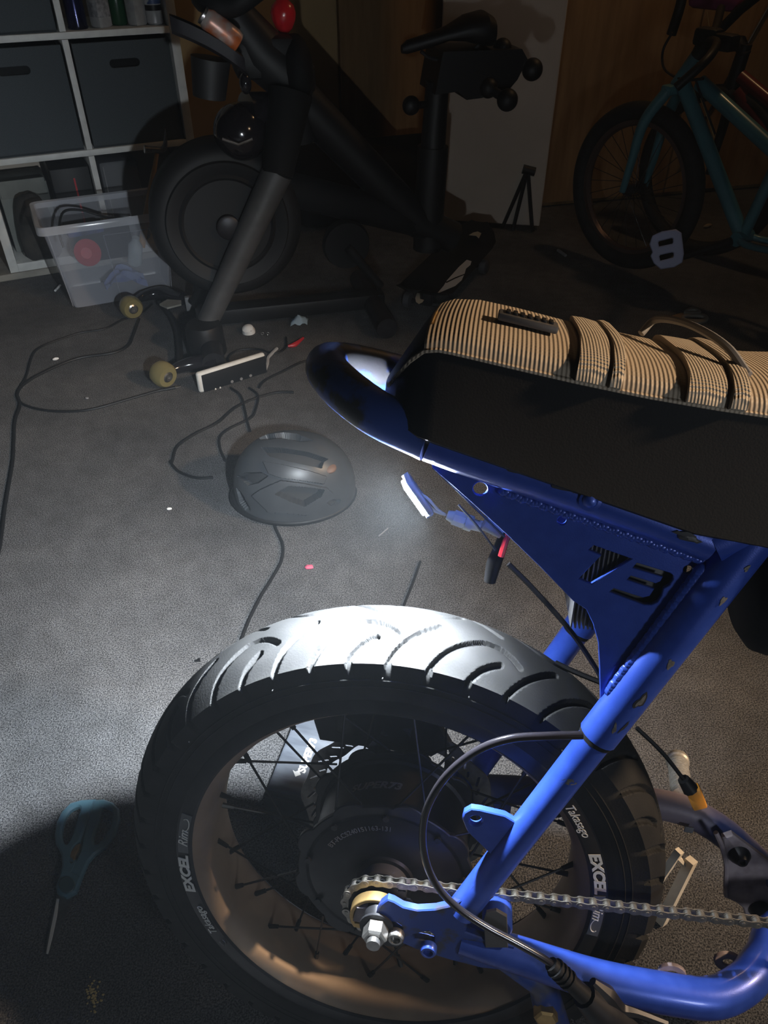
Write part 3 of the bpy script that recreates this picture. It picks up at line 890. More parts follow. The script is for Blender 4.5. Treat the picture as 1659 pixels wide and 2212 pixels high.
# ---- rear lamp, connector, wires
LP = b(893, 1075, .034)
lampM = Matrix.Translation(LP) @ Matrix.Rotation(math.radians(14), 4, 'Z') @ Matrix.Rotation(math.radians(-36), 4, 'Y')
lamp = obj('rear_lamp', MB().box((.0055, 0, 0), (.006, .024, .038), .002, M=lampM).box((.0035, 0, -.0180), (.007, .024, .003), .001, M=lampM).box((.0045, .0115, 0), (.007, .003, .038), .001, M=lampM), M_MGREY, bike, label='glowing white lamp hanging below the seat')  # bottom and far-side lips added to block stray light from the lens
obj('lamp_lens', MB().box((.0005, 0, 0), (.0042, .020, .032), .0012, M=lampM), emit_mat('lamp_light', (.86, .94, 1.0), LED_STRENGTH), lamp)
wires = MB()
c1 = b(962, 1112, .02)
wires.tube(catmull([LP + fv((.006, 0, .004)), b(925, 1078, .04), b(945, 1100, .03), c1], 5), .0013, 6)
wires.tube(catmull([LP + fv((.006, 0, -.004)), b(918, 1085, .038), b(940, 1104, .03), c1], 5), .0013, 6)
wires.tube(catmull([b(1035, 1130, .02), b(1075, 1140, .02), b(1110, 1120, .03)], 5), .003, 8)
obj('lamp_wire', wires, M_CONN, lamp)
cn = MB(); A_, B_ = b(966, 1112, .02), b(1020, 1132, .02)
cn.tube([A_, A_.lerp(B_, .25)], [.0042, .006], 12); cn.tube([A_.lerp(B_, .25), A_.lerp(B_, .68)], .0075, 8); cn.tube([A_.lerp(B_, .68), A_.lerp(B_, .72)], .0062, 12); cn.tube([A_.lerp(B_, .72), A_.lerp(B_, 1.0)], .0075, 12)
cn.tube([B_, b(1045, 1140, .02)], [.0055, .0045], 10)
obj('wire_connector', cn, M_CONN, lamp)
c2 = MB().tube([b(1046, 1128, .035), b(1085, 1150, .035)], [.007, .006], 10)
obj('wire_connector', c2, M_MGREY, lamp)
clip = MB().tube(catmull([b(1090, 1155, .03), b(1078, 1190, .03), b(1066, 1220, .03), b(1058, 1256, .03)], 4), [.0052, .0062, .007, .0055], 10)
obj('crimp_cover', clip, M_BLACK, lamp)
obj('red_wire', MB().tube([b(1100, 1150, .04), b(1092, 1170, .042), b(1082, 1202, .044)], .0028, 8), M_RED, lamp, label='red wire end')
tw = MB()
for pl in ([(990, 1090), (1030, 1135), (1070, 1188)], [(935, 1010), (1000, 1072), (1090, 1160)], [(1098, 1218), (1150, 1270), (1230, 1360), (1285, 1440), (1300, 1470)]):
    obj('brake_hose', MB().tube(catmull([b(*p, .05) for p in pl], 5), .0011 if pl[0][0] < 1095 else .0024, 6), M_BLACK, bike)
hs2 = MB().tube(catmull([b(1375, 1572, -.02), b(1430, 1625, -.02), b(1478, 1685, -.02)], 5), .0022, 6)
hs3 = MB().tube(catmull([b(1200, 1432, -.03), b(1250, 1455, -.03), b(1300, 1475, -.03)], 5), .0028, 6)
hz = obj('power_lead', hs2, M_BLACK, bike)
obj('brake_line', hs3, M_BLACK, bike)
P0, P1 = b(1476, 1683, -.02), b(1508, 1728, -.02)
pc = MB().tube([P0, P0.lerp(P1, .5)], [.0062, .0085], 10)
obj('plug_boot', pc, M_BLACK, hz)
obj('power_plug', MB().box((0, 0, 0), (.026, .012, .015), .002, M=Matrix.Translation(P0.lerp(P1, .85)) @ Matrix.Rotation(math.radians(62), 4, 'Y')), M_ORANGE, hz, label='orange plug')
# big cable looping over the wheel
cw = [(1258, 1588, .12), (1180, 1590, .125), (1100, 1596, .128), (1030, 1622, .13), (965, 1675, .13), (925, 1740, .13), (913, 1800, .13), (920, 1860, .13), (945, 1915, .13), (990, 1962, .13), (1050, 2002, .13), (1110, 2034, .13), (1165, 2065, .13), (1192, 2083, .13)]
obj('motor_cable', MB().tube(catmull([b(*p) for p in cw], 5), .0036, 10), M_GLOSS, bike)
sb = MB(); e0, e1 = b(1190, 2082, .13), b(1262, 2150, .13)
sb.tube([e0, e1], [.0068, .0085], 12)
for t in (.12, .24, .36, .48): sb.tube([e0.lerp(e1, t), e0.lerp(e1, t + .05)], .0092 + .001 * t, 12)
obj('strain_relief', sb, M_BLACK, bike)
lev = MB(); L0 = b(1262, 2150, .128)
lev.tube(catmull([L0, b(1300, 2185, .125), b(1345, 2215, .12), b(1380, 2260, .12)], 4), [.012, .017, .018, .016], 12)
lev.tube(catmull([b(1280, 2120, .12), b(1310, 2150, .12), b(1335, 2178, .12), b(1375, 2188, .12), b(1440, 2212, .12)], 5), [.004, .010, .009, .005, .004], 8)
obj('shift_housing', lev, M_BLACKMET, bike)
c = b(1178, 2178, .085)
nt = MB().lathe([(.0125, 0), (.0125, .012), (.010, .014), (.006, .014)], c, YX, 6)
obj('stay_bolt', nt, M_BRASS, bike)
obj('chainguard_stay', MB().tube([b(1075, 2060, .075), b(1170, 2120, .075), b(1200, 2230, .075)], [.012, .016, .018], 12), M_BLUEDARK, bike)
# left foot peg and kick stand leg on the far side
pA, pB = b(1463, 1640, -.20), b(1474, 1722, -.10)
peg = MB().lathe([(.013, 0), (.0145, .003), (.0145, .010), (.0125, .012), (.0125, .016)], pA, pB - pA, 24)
peg.tube([pA + (pB - pA) * .1, pB], .0120, 20)
for k in range(12):
    t = .16 + .065 * k; peg.tube([pA.lerp(pB, t), pA.lerp(pB, t + .03)], .0127, 20)
obj('foot_peg', peg, pm('knurled_alloy', (.50, .47, .42), (.34, .32, .29), 300, rough=.45, metal=.3), bike, label='knurled metal foot peg')
pd = MB()
for (xa, ya, xb, yb, wd) in ((1494, 1858, 1428, 1992, .0088), (1468, 1838, 1398, 1940, .0068)):
    pd.tube([b(xa, ya, -.17), b(xb, yb, -.17)], wd, 4)
for t in (.1, .85): pd.tube([b(1488, 1856, -.17).lerp(b(1424, 1992, -.17), t), b(1466, 1838, -.17).lerp(b(1398, 1935, -.17), t)], .004, 6)
pdl = obj('pedal', pd, pm('pale_metal', (.78, .73, .64), (.66, .61, .53), 40, rough=.5), bike, label='pale metal pedal cage on the far side')
obj('cable_tag', MB().box(b(1488, 1792, -.064), (.010, .002, .008), .0006), M_PRINTDIM, bike)

# ================================================================== shelf with bins
SH = yawM((-1.3807, 2.733, .024), 25.37); FS = Frame(SH)
shelf = thing('cube_shelf', 'white cube storage shelf holding grey fabric bins and bottles', 'shelf', SH)
T, D, CELL = .03, .38, .335
for x in (T / 2, .75 - T / 2): obj('side_panel', MB().box((x, D / 2, .75), (T, D, 1.5), .0015), M_WHITE, shelf)
obj('bottom_board', MB().box((.375, D / 2, T / 2), (.69, D, T), .0015), M_WHITE, shelf)
for z in (.375, .73, 1.085, 1.485): obj('shelf_board', MB().box((.375, D / 2, z), (.69, D, .02), .0015), M_WHITE, shelf)
for z0 in (.03, .385, .74, 1.095): obj('divider', MB().box((.375, D / 2, z0 + CELL / 2), (.02, D, CELL - .002), .001), M_WHITE, shelf)
obj('back_panel', MB().box((.375, D + .004, .75), (.74, .008, 1.48)), M_PALE, shelf)


def fabric_bin(x0, z0, lab):
    M = SH @ Matrix.Translation((x0, .012, z0)); t = thing('fabric_bin', lab, 'storage bin', M, 'grey fabric bins in the cube shelf')
    W, H, dp_ = .318, .318, .33
    slot = []
    for k in range(9): a = -PI / 2 + PI * k / 8; slot.append((W / 2 + .038 + .014 * math.cos(a), H * .80 + .014 * math.sin(a)))
    for k in range(9): a = PI / 2 + PI * k / 8; slot.append((W / 2 - .038 + .014 * math.cos(a), H * .80 + .014 * math.sin(a)))
    v, f = plate([(0, 0), (W, 0), (W, H), (0, H)], [slot], .008, .0015, lambda p: (p.x, p.z + .004, p.y))
    obj('front_panel', MB().add(v, f), M_BIN, t)
    m = MB(); m.box((.004, dp_ / 2, H / 2), (.006, dp_ - .02, H)); m.box((W - .004, dp_ / 2, H / 2), (.006, dp_ - .02, H)); m.box((W / 2, dp_, H / 2), (W, .006, H)); m.box((W / 2, dp_ / 2, .004), (W, dp_, .006))
    obj('bin_body', m, M_BIN, t)
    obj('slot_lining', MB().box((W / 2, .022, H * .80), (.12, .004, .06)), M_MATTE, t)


fabric_bin(.0385, .3855, 'grey fabric bin left of the upright, between the two shelf boards in view')
fabric_bin(.394, .3855, 'grey fabric bin with the round wheel shadow across its lower right corner')
fabric_bin(.0385, .7405, 'grey fabric bin at the top left corner, level with the bottles')

# bottles and cans on the shelf
zS = .7405


def bottle(px, y, kind):
    q = FS.at(px, 40, y); return min(q.x, .688)


def sq_lathe(mb, prof, c, sq=.35):
    secs = []
    for r, h in prof:
        row = []
        for k in range(24):
            t = 2 * PI * k / 24 + .785; q = 1.0 / max(abs(math.cos(t)), abs(math.sin(t))); q = 1 + (min(q, 1.32) - 1) * sq * 2
            row.append((c[0] + r * q * math.cos(t + .5), c[1] + r * q * math.sin(t + .5), c[2] + h))
        secs.append(row)
    return mb.loft(secs)


x = bottle(165, .06, 0); t = thing('spray_can', 'dark blue and black spray can nearest the shelf upright', 'can', SH @ Matrix.Translation((x, .06, zS)))
obj('can_body', MB().lathe([(.031, 0), (.033, .003), (.033, .006), (.031, .008), (.031, .17), (.024, .185)], (0, 0, 0), (0, 0, 1), 28), pm('dark_blue_can', (.015, .02, .10), (.012, .012, .02), 6, rough=.18, metal=.6), t)
obj('can_cap', MB().lathe([(.024, .186), (.024, .215), (.02, .22)], (0, 0, 0), (0, 0, 1), 24), M_BLACK, t)
x = bottle(217, .065, 0); t = thing('plastic_bottle', 'frosted square plastic bottle next to the dark blue can', 'bottle', SH @ Matrix.Translation((x, .065, zS)))
mfr = pm('frosted_plastic', (.34, .34, .34), (.26, .26, .26), 40, rough=.35)
obj('bottle_body', sq_lathe(MB(), [(.024, 0), (.028, .006), (.028, .15), (.018, .175), (.011, .18), (.011, .195)], (0, 0, 0)), mfr, t)
obj('bottle_cap', MB().lathe([(.014, .196), (.014, .22)], (0, 0, 0), (0, 0, 1), 20), M_WHITE, t)
obj('bottle_label', sq_lathe(MB(), [(.0284, .03), (.0284, .12)], (0, 0, 0)), pm('grey_label', (.30, .30, .31), (.12, .12, .13), 60, rough=.6), t)
x = bottle(257, .10, 0); t = thing('plastic_bottle', 'dark green bottle between two frosted bottles', 'bottle', SH @ Matrix.Translation((x, .10, zS)))
obj('bottle_body', MB().lathe([(.024, 0), (.027, .005), (.027, .15), (.012, .18), (.012, .2)], (0, 0, 0), (0, 0, 1), 26), pm('green_plastic', (.012, .055, .025), rough=.25), t)
obj('bottle_cap', MB().lathe([(.014, .201), (.014, .222)], (0, 0, 0), (0, 0, 1), 20), M_BLACK, t)
x = bottle(296, .065, 0); t = thing('plastic_bottle', 'frosted square bottle right of the green bottle', 'bottle', SH @ Matrix.Translation((x, .065, zS)))
obj('bottle_body', sq_lathe(MB(), [(.022, 0), (.026, .006), (.026, .14), (.016, .165), (.010, .17), (.010, .19)], (0, 0, 0)), mfr, t)
obj('bottle_cap', MB().lathe([(.013, .191), (.013, .215)], (0, 0, 0), (0, 0, 1), 20), M_WHITE, t)
x = bottle(338, .06, 0); t = thing('plastic_bottle', 'clear bottle with blue label at the right end of the shelf row', 'bottle', SH @ Matrix.Translation((x, .06, zS)))
obj('bottle_body', MB().lathe([(.022, 0), (.0275, .006), (.0275, .04), (.0265, .042), (.0265, .055), (.0275, .057), (.0275, .15), (.012, .18), (.012, .2)], (0, 0, 0), (0, 0, 1), 26), pm('cloudy_plastic', (.36, .36, .36), (.3, .3, .3), 30, rough=.3), t)
obj('bottle_label', MB().lathe([(.0279, .060), (.0279, .14)], (0, 0, 0), (0, 0, 1), 26, cap=False), pm('blue_label', (.03, .06, .16), (.4, .4, .42), 26, rough=.5, lo=.52, hi=.56), t)
obj('dark_band', MB().lathe([(.0276, .041), (.0276, .057)], (0, 0, 0), (0, 0, 1), 26, cap=False), M_BLACK, t)
obj('bottle_cap', MB().lathe([(.014, .201), (.014, .224)], (0, 0, 0), (0, 0, 1), 20), M_WHITE, t)

# bottom row contents
t = thing('black_box', 'black box with a thin red stripe in the bottom shelf row', 'box', SH @ Matrix.Translation((.225, .05, .031)))
obj('box_body', MB().box((.068, .12, .145), (.135, .24, .29), .003), M_BLACK, t)
obj('red_stripe', MB().box((.078, -.001, .155), (.006, .002, .20)), M_RED, t)
t = thing('grey_case', 'dark grey flat case in the bottom right shelf cell, behind the plastic tub', 'case', SH @ Matrix.Translation((.39, .04, .031)))
obj('case_body', MB().box((.075, .12, .15), (.14, .24, .30), .015), pm('grey_case', (.06, .065, .075), rough=.55), t)
obj('case_seam', MB().box((.02, -.002, .15), (.003, .004, .27)), M_MGREY, t)
t = thing('document_tray', 'grey cardboard carton at the back of the bottom left shelf cell', 'carton', SH @ Matrix.Translation((.035, .12, .031)))
mcar = pm('grey_card', (.20, .215, .20), (.15, .16, .15), 12, rough=.85)
obj('carton_body', MB().box((.09, .10, .12), (.17, .2, .24), .003), mcar, t)
obj('carton_flap', MB().box((.09, -.004, .225), (.16, .006, .06), .002), mcar, t)
bag = MB()
bc = FS.at(80, 470, .03)
bag.loft([[(bc.x + .062 * rr * math.cos(a) * (1.1 - .25 * zz / .24) - .01, bc.y + .05 * rr * math.sin(a) + .012 * math.sin(3 * a + zz * 20), .012 + zz) for a in np.linspace(0, 2 * PI, 17)[:-1]]
          for zz, rr in ((.02, .75), (.035, 1.0), (.09, 1.08), (.15, 1.05), (.2, .95), (.235, .7), (.245, .35))])
bag.v = [SH @ p for p in bag.v]
solo('canvas_bag', bag, pm('dark_brown_canvas', (.055, .048, .040), (.02, .02, .02), 14, rough=.9, bump=.4, bscale=60), SH @ Vector((bc.x, bc.y, .02)), 'slumped dark brown bag in front of the bottom left shelf cell', 'bag')

# ================================================================== clear tub and its contents
tb0, tb1 = fl(160, 668), fl(372, 632)
tyaw = math.degrees(math.atan2(tb1.y - tb0.y, tb1.x - tb0.x))
TM = yawM(tb0, tyaw); FT = Frame(TM)
tub = thing('plastic_tub', 'clear plastic tub of odds and ends beside the white shelf', 'storage tub', TM)
M_CLEAR = clear_mat('clear_plastic', (.62, .65, .74), .24, .22)
TW, TD, TH, FLR = (tb1 - tb0).length, .20, .292, .034


def ring(z, e): return [(-e, -e, z), (TW + e, -e, z), (TW + e, TD + e, z), (-e, TD + e, z)]


def rnd(ringpts, r=.02):
    out = []
    for i in range(4):
        p = Vector(ringpts[i]); a = (Vector(ringpts[i - 1]) - p).normalized(); c_ = (Vector(ringpts[(i + 1) % 4]) - p).normalized()
        for t in (0, .25, .5, .75, 1):
            q0, q1_, q2 = p + a * r, p, p + c_ * r
            out.append((1 - t) ** 2 * q0 + 2 * t * (1 - t) * q1_ + t * t * q2)
    return out


m = MB().loft([rnd(ring(.001, -.004), .02), rnd(ring(.012, 0), .022), rnd(ring(TH, FLR), .026)], cap=False)
m.f.append(tuple(range(20)))
obj('tub_wall', m, M_CLEAR, tub)
m = MB().loft([rnd(ring(TH, FLR), .026), rnd(ring(TH + .003, FLR + .012), .03), rnd(ring(TH - .006, FLR + .016), .03), rnd(ring(TH - .022, FLR + .016), .03)], cap=False)
obj('tub_rim', m, clear_mat('clear_rim', (.70, .72, .78), .42, .15), tub)
m = MB()
for x in (.0, TW): m.tube([(x, -.004, .012), (x + (-.02 if x == 0 else .02), -FLR, TH - .02)], .0012, 5)
m.tube([(TW * .48, -.002, .012), (TW * .44, -FLR * .9, TH - .05), (TW * .95, -FLR * .9, TH - .05)], .0010, 5)
obj('moulded_edge', m, M_CLEAR, tub)


def inside(x, y, z): return TM @ Vector((x, y, z))


solo('red_bowl', MB().lathe([(.02, 0), (.036, .012), (.044, .03), (.044, .036), (.036, .03), (.018, .012)], inside(.085, .05, .165), (.5, -.75, .35), 26), M_RED, inside(.085, .05, .16), 'small red bowl pressed against the inside of the clear tub', 'bowl')
m = MB(); m.loft([[(TW * .36 + .3 * u * TW * 1.4, .02 + .05 * math.sin(3 * u) + k_ * .02, .02 + .055 * (1 - abs(u - .45)) * (.6 + .4 * math.sin(k_ * 2.2 + u * 5))) for k_ in range(6)] for u in np.linspace(0, 1, 10)], closed_sec=False, cap=False)
m.v = [TM @ p for p in m.v]
solo('blue_cloth', m, pm('blue_cloth', (.10, .15, .42), (.30, .36, .58), 9, rough=.85), inside(.2, .06, .02), 'crumpled blue cloth at the bottom of the clear tub', 'cloth')
m = MB().lathe([(.02, 0), (.024, .004), (.024, .07), (.012, .09), (.012, .1)], inside(.235, .035, .11), (.25, -.1, .9), 20)
solo('water_bottle', m, clear_mat('bottle_plastic', (.6, .68, .74), .35, .12), inside(.235, .035, .11), 'small clear bottle lying inside the clear tub', 'bottle')
m = MB().tube(catmull([inside(.02, .02, .205), inside(.02, .04, .25), inside(.05, .09, .295), inside(.11, .10, .29), inside(.19, .10, .255), inside(.27, .11, .24)], 6), .004, 8)
solo('coiled_lead', m, M_BLACK, inside(.03, .02, .12), 'stiff black lead arching out of the clear tub', 'cable')
m = MB(); m.box((0, 0, 0), (.12, .05, .028), .006, M=TM @ Matrix.Translation((.10, .08, .235)) @ Matrix.Rotation(.15, 4, 'Z'))
solo('blue_pouch', m, pm('blue_pouch', (.05, .08, .30), (.02, .025, .07), 20, rough=.5), inside(.1, .08, .225), 'small blue pouch on top of the things in the clear tub', 'pouch')
m = MB(); m.box((0, 0, 0), (.17, .07, .12), .012, M=TM @ Matrix.Translation((.165, .125, .175)))
solo('dark_box', m, M_MATTE, inside(.20, .12, .10), 'dark box under the blue pouch inside the clear tub', 'box')
# wooden handled tool standing in the tub
h0_, h1_ = TM @ FT.at(316, 470, .15), TM @ FT.at(338, 338, .17)
tool = thing('hammer', 'wood-handled hammer standing head up in the clear tub', 'hammer', Matrix.Translation(h0_))
d_ = h1_ - h0_
obj('handle', MB().tube(catmull([d_ * -.5, (0, 0, 0), d_ * .45, d_ * .8, d_ * 1.05], 4), [.013, .013, .012, .008, .007], 12), M_WOOD, tool)
hd = d_ * 1.12
obj('hammer_head', MB().tube(catmull([hd + Vector((-.04, -.02, .004)), hd + Vector((-.015, -.008, 0)), hd + Vector((.02, .01, .0)), hd + Vector((.035, .012, .06))], 4), [.013, .011, .010, .002], 10), M_STEEL, tool)

# ================================================================== exercise bike
XM = yawM((-.62, 2.30, 0), 13.9); FX = Frame(XM)


def x_(px, py, y=0.0): return FX.at(px, py, y)


spin = thing('exercise_bike', 'black stationary exercise bike with large flywheel standing before brown panels', 'exercise bike', XM)
FC = x_(490, 477, -.05)
fly = obj('flywheel', MB().lathe([(.001, -.052), (.03, -.052), (.032, -.040), (.125, -.040), (.132, -.046), (.140, -.040), (.150, -.044), (.165, -.050), (.174, -.052), (.178, -.044), (.188, -.044), (.205, -.036), (.220, -.012), (.222, .06), (.215, .07), (.001, .06)], FC, (0, 1, 0), 80),
          pm('flywheel_coat', (.010, .0105, .012), rough=.6, spec=.3), spin)
obj('hub_cap', MB().lathe([(.034, -.056), (.034, -.066), (.028, -.070), (.001, -.070)], FC, (0, 1, 0), 28), M_BLACKMET, fly)
mf = pm('fork_coat', (.085, .085, .088), (.07, .07, .073), 30, rough=.5, metal=.2)
f0, f1 = x_(436, 722, -.12), x_(600, 370, -.12); f2 = x_(628, 200, -.06)
fork = obj('fork', MB().tube([f0, f1], [.031, .043], 20), mf, spin)
obj('fork_crown', MB().tube([f1 + (f1 - f2).normalized() * .01, f2], [.044, .06], 20), M_MATTE, spin)  # upper fork split off in matte black, its colour standing in for shade
obj('fork', MB().tube([f0 + Vector((0, .22, 0)), f1 + Vector((0, .20, 0)), f2 + Vector((0, .06, 0))], [.03, .04, .055], 18), M_MATTE, spin)
dg0, dg1 = x_(625, 190, 0), x_(905, 480, 0)
obj('main_beam', MB().tube([dg0, dg1, dg1 + Vector((.12, 0, -.06))], [.058, .052, .05], 18), M_BLACK, spin)
obj('lower_beam', MB().tube([f1 + Vector((-.02, .1, -.06)), Vector((.75, 0, .30))], .05, 16), M_MATTE, spin)
pt, pb = x_(945, 175, 0), x_(925, 470, 0)
obj('seat_post', MB().tube([Vector((pb.x + .005, 0, .22)), pb, pt], [.05, .042, .034], 16), M_BLACK, spin)
obj('post_sleeve', MB().tube([pb + Vector((0, 0, -.1)), pb.lerp(pt, .55)], .047, 16), M_BLACK, spin)
obj('base_beam', MB().box((.34, .02, .045), (.60, .07, .05), .008), M_BLACK, spin)
obj('front_stabiliser', MB().tube([(.045, -.30, .035), (.045, .26, .035)], .034, 16), M_BLACKMET, spin)
obj('rear_stabiliser', MB().tube([(.60, -.20, .035), (.60, .22, .035)], .034, 16), M_BLACKMET, spin)
fcp = fl(435, 775, .0); fp = FX.I @ fcp
obj('foot_cap', MB().lathe([(.056, 0), (.060, .006), (.056, .085), (.050, .098), (.001, .100)], (fp.x + .022, fp.y + .03, .002), (0, 0, 1), 28), M_BLACK, spin)
# transport wheels on short arms
for (px, py, y2, rr) in ((352, 808, None, .026), (283, 663, None, .025)):
    wc = FX.I @ fl(px, py, .038); wa = Vector((.55, -.72, -.1)) if px > 300 else Vector((.35, -.93, .0))
    wheel = obj('transport_wheel', MB().lathe([(.016, -.024), (.030, -.024), (.036, -.015), (.0375, 0), (.036, .015), (.030, .024), (.016, .024)], wc, wa, 36, cap=False), M_AMBER, spin, label='translucent amber wheel')
    obj('wheel_hub', MB().lathe([(.017, -.020), (.017, .020), (.010, .023), (.010, .030), (.005, .030), (.004, .026), (.0005, .026)], wc, wa, 20), M_STEEL, wheel)
    if px > 300:
        arm = [(358, 806), (390, 792), (430, 784), (470, 785)]
    else:
        arm = [(288, 655), (310, 640), (350, 633), (395, 645)]
    pa = [FX.I @ fl(p[0], p[1], .03) for p in arm]
    obj('wheel_arm', MB().tube(catmull(pa, 5), [.010, .018, .024, .022], 10), M_GLOSS, spin)
pa = [FX.I @ fl(px, py, .02) for px, py in ((345, 655), (370, 685), (385, 725), (390, 790))]
obj('wheel_strap', MB().tube(catmull(pa, 5), .010, 8), M_BLACK, spin)
pl = [FX.I @ fl(px, py, .03) for px, py in ((345, 660), (362, 650), (392, 652), (392, 660), (362, 668))]
obj('pale_guard', MB().prism(pl, (0, 0, .006)), M_CURB, spin, label='pale curved guard piece')
obj('grey_foot', MB().box(FX.I @ fl(412, 655, .03), (.035, .02, .05), .003), M_MGREY, spin)
# upper works
hd = x_(628, 170, 0)
obj('head_tube', MB().tube([hd + Vector((.02, 0, -.16)), hd, x_(560, 110, 0), x_(500, 30, 0), x_(470, -60, 0)], [.05, .075, .07, .055, .05], 18), M_BLACK, spin)
obj('handlebar', MB().tube(catmull([x_(560, -30, -.18), x_(500, 10, -.15), x_(440, 0, -.10), x_(440, -30, .1), x_(480, -20, .18)], 5), .028, 12), M_BLACK, spin)
obj('bar_clamp', MB().box(x_(570, 120, 0), (.17, .12, .10), .02), M_BLACK, spin)
obj('side_pod', MB().ell(x_(640, 150, -.02), (.045, .08, .085), 18, 12), M_MATTE, spin)
c = x_(520, 285, -.06)
dome = obj('brake_cover', MB().ell(c, (.075, .075, .075), 32, 20).tube([c + Vector((.02, 0, .05)), hd + Vector((0, 0, -.08))], [.05, .045], 16), M_GLOSS, spin)
obj('cover_trim', MB().tube([x_(480, 300, -.135), x_(515, 312, -.14), x_(545, 300, -.135)], .004, 8), M_STEEL, dome)
tr = [x_(368, 48, -.14), x_(420, 70, -.15), x_(475, 100, -.15), x_(528, 138, -.14)]
tray = MB(); secs = []
for i, p in enumerate(catmull(tr, 4)):
    wdt = .030 if 0 < i < 12 else .018
    secs.append([p + Vector((0, -wdt, .016)), p + Vector((0, -wdt * .8, -.014)), p + Vector((0, 0, -.024)), p + Vector((0, wdt * .8, -.014)), p + Vector((0, wdt, .016)), p + Vector((0, wdt * .7, .012)), p + Vector((0, 0, -.012)), p + Vector((0, -wdt * .7, .012))])
tray.loft(secs)
obj('accessory_tray', tray, pm('tray_coat', (.022, .021, .026), rough=.5), spin)
obj('bottle_holder', MB().tube([x_(455, 125, -.13), x_(452, 210, -.13)], [.05, .042], 18), pm('holder_coat', (.014, .0145, .016), rough=.55), spin)
obj('tension_knob', MB().ell(x_(530, 180, -.10), (.016, .02, .026), 14, 10), M_GLOSS, spin)
# saddle
sn, st_ = x_(868, 92, 0), x_(1062, 70, 0)
dx = st_.x - sn.x; sad = MB(); secs = []
for u, wd_, th_, zz in ((0, .012, .02, -.004), (.06, .020, .034, 0), (.3, .026, .036, .010), (.5, .040, .036, .022), (.7, .064, .064, .030), (.88, .076, .085, .026), (.97, .066, .075, .018), (1.0, .045, .04, .010)):
    z0 = sn.z + (st_.z - sn.z) * u + zz - .012
    secs.append([(sn.x + dx * u, wd_ * math.cos(t), z0 + th_ / 2 * math.copysign(abs(math.sin(t)) ** .7, math.sin(t))) for t in np.linspace(0, 2 * PI, 19)[:-1]])
sad.loft(secs)
saddle = obj('saddle', sad, M_BLACK, spin)
obj('saddle_rail', MB().tube(catmull([(sn.x + .05, -.02, sn.z - .02), (sn.x + .09, -.02, sn.z - .04), (sn.x + .18, -.02, sn.z - .04), (sn.x + .22, -.02, sn.z - .01)], 4), .005, 8), M_BLACKMET, saddle)
obj('saddle_slide', MB().box(x_(975, 125, 0), (.09, .05, .045), .008), M_BLACK, spin)
wr_ = [x_(px, py, -.06) for px, py in ((958, 112), (1128, 106), (1140, 128), (1118, 172), (1098, 196), (1040, 212), (1008, 216), (990, 198), (940, 205), (950, 150))]
obj('weight_rack', MB().prism(wr_, (0, .16, 0)), M_BLACK, spin)
kn = x_(888, 228, -.03)
obj('adjust_knob', MB().ell(kn, (.026, .022, .026), 16, 10).tube([kn, x_(935, 225, 0)], .010, 10), M_BLACK, spin)
obj('crank', MB().lathe([(.07, -.02), (.075, 0), (.07, .02)], (.50, -.07, .27), (0, 1, 0), 28).tube([(.50, -.10, .27), (.60, -.11, .14)], .014, 10), M_MATTE, spin)

for i, (px, py, lab) in enumerate(((1150, 150, 'small black hand weight at the upper rear of the exercise bike rack'), (1096, 216, 'small black hand weight hanging lowest behind the exercise bike saddle'))):
    p = XM @ x_(px, py, -.06 if i == 0 else -.12); q = XM @ (x_(1085, 105, -.02) if i == 0 else x_(1055, 190, -.06))
    t = thing('dumbbell', lab, 'dumbbell', Matrix.Translation(p), 'hand weights on the exercise bike'); d_ = (q - p)
    obj('bell', MB().ell((0, 0, 0), (.030, .030, .030), 20, 12), M_BLACK, t); obj('bell', MB().ell(d_, (.027, .027, .027), 20, 12), M_BLACK, t)
    obj('grip', MB().tube([(0, 0, 0), d_], .013, 12), M_BLACKMET, t)

c0, c1_ = XM @ (x_(442, 52, -.15) + Vector((0, 0, .018))), XM @ (x_(516, 112, -.15) + Vector((0, 0, .018)))
ca = (c1_ - c0); cl = ca.length
can = thing('drink_can', 'orange and silver slim drink can lying in the exercise bike tray', 'can', Matrix.Translation(c0))
obj('can_body', MB().lathe([(.018, 0), (.0265, .012), (.0275, .018), (.0275, cl - .012), (.024, cl), (.02, cl + .002)], (0, 0, 0), ca, 28), pm('orange_can', (.55, .13, .03), (.50, .44, .40), 18, rough=.35, metal=.3, lo=.42, hi=.6), can)
obj('can_lid', MB().lathe([(.019, -.003), (.021, -.004), (.021, .002), (.018, .003)], (0, 0, 0), ca, 28), M_STEEL, can)

bl = XM @ x_(612, 32, .02)
bal = thing('red_balloon', 'small round red balloon on a dark stem above the exercise bike', 'balloon', Matrix.Translation(bl))
obj('balloon_skin', MB().lathe([(.001, -.045), (.010, -.042), (.023, -.030), (.032, -.010), (.034, .006), (.029, .022), (.016, .034), (.001, .038)], (0, 0, 0), (0, 0, 1), 30), pm('red_latex', (.55, .015, .02), rough=.25, coat=.3), bal)
obj('balloon_stem', MB().tube([(0, 0, -.042), (-.004, 0, -.07), (-.008, .0, -.10)], [.006, .010, .014], 10), M_BLACK, bal)

# low dark bag against the wall behind the exercise bike
m = MB(); M_ = yawM((-.02, 3.50, 0), 20)
m.box((0, 0, .145), (.85, .34, .29), .09, M=M_, seg=4)
solo('black_duffel', m, M_MATTE, (-.02, 3.50, 0), 'low black bag in the dark behind the exercise bike', 'bag')
m = MB().ell((-.16, 3.40, .31), (.035, .02, .012), 12, 8)
solo('cloth_scrap', m, M_CURB, (-.16, 3.40, .3), 'small pale scrap lying on the low black bag', 'scrap')

# ================================================================== turquoise bicycle
axl = fl(1370, 408, .30); uA = math.degrees(math.atan2(-.81, .585))
KM = yawM((axl.x, axl.y, 0), uA); FK = Frame(KM)


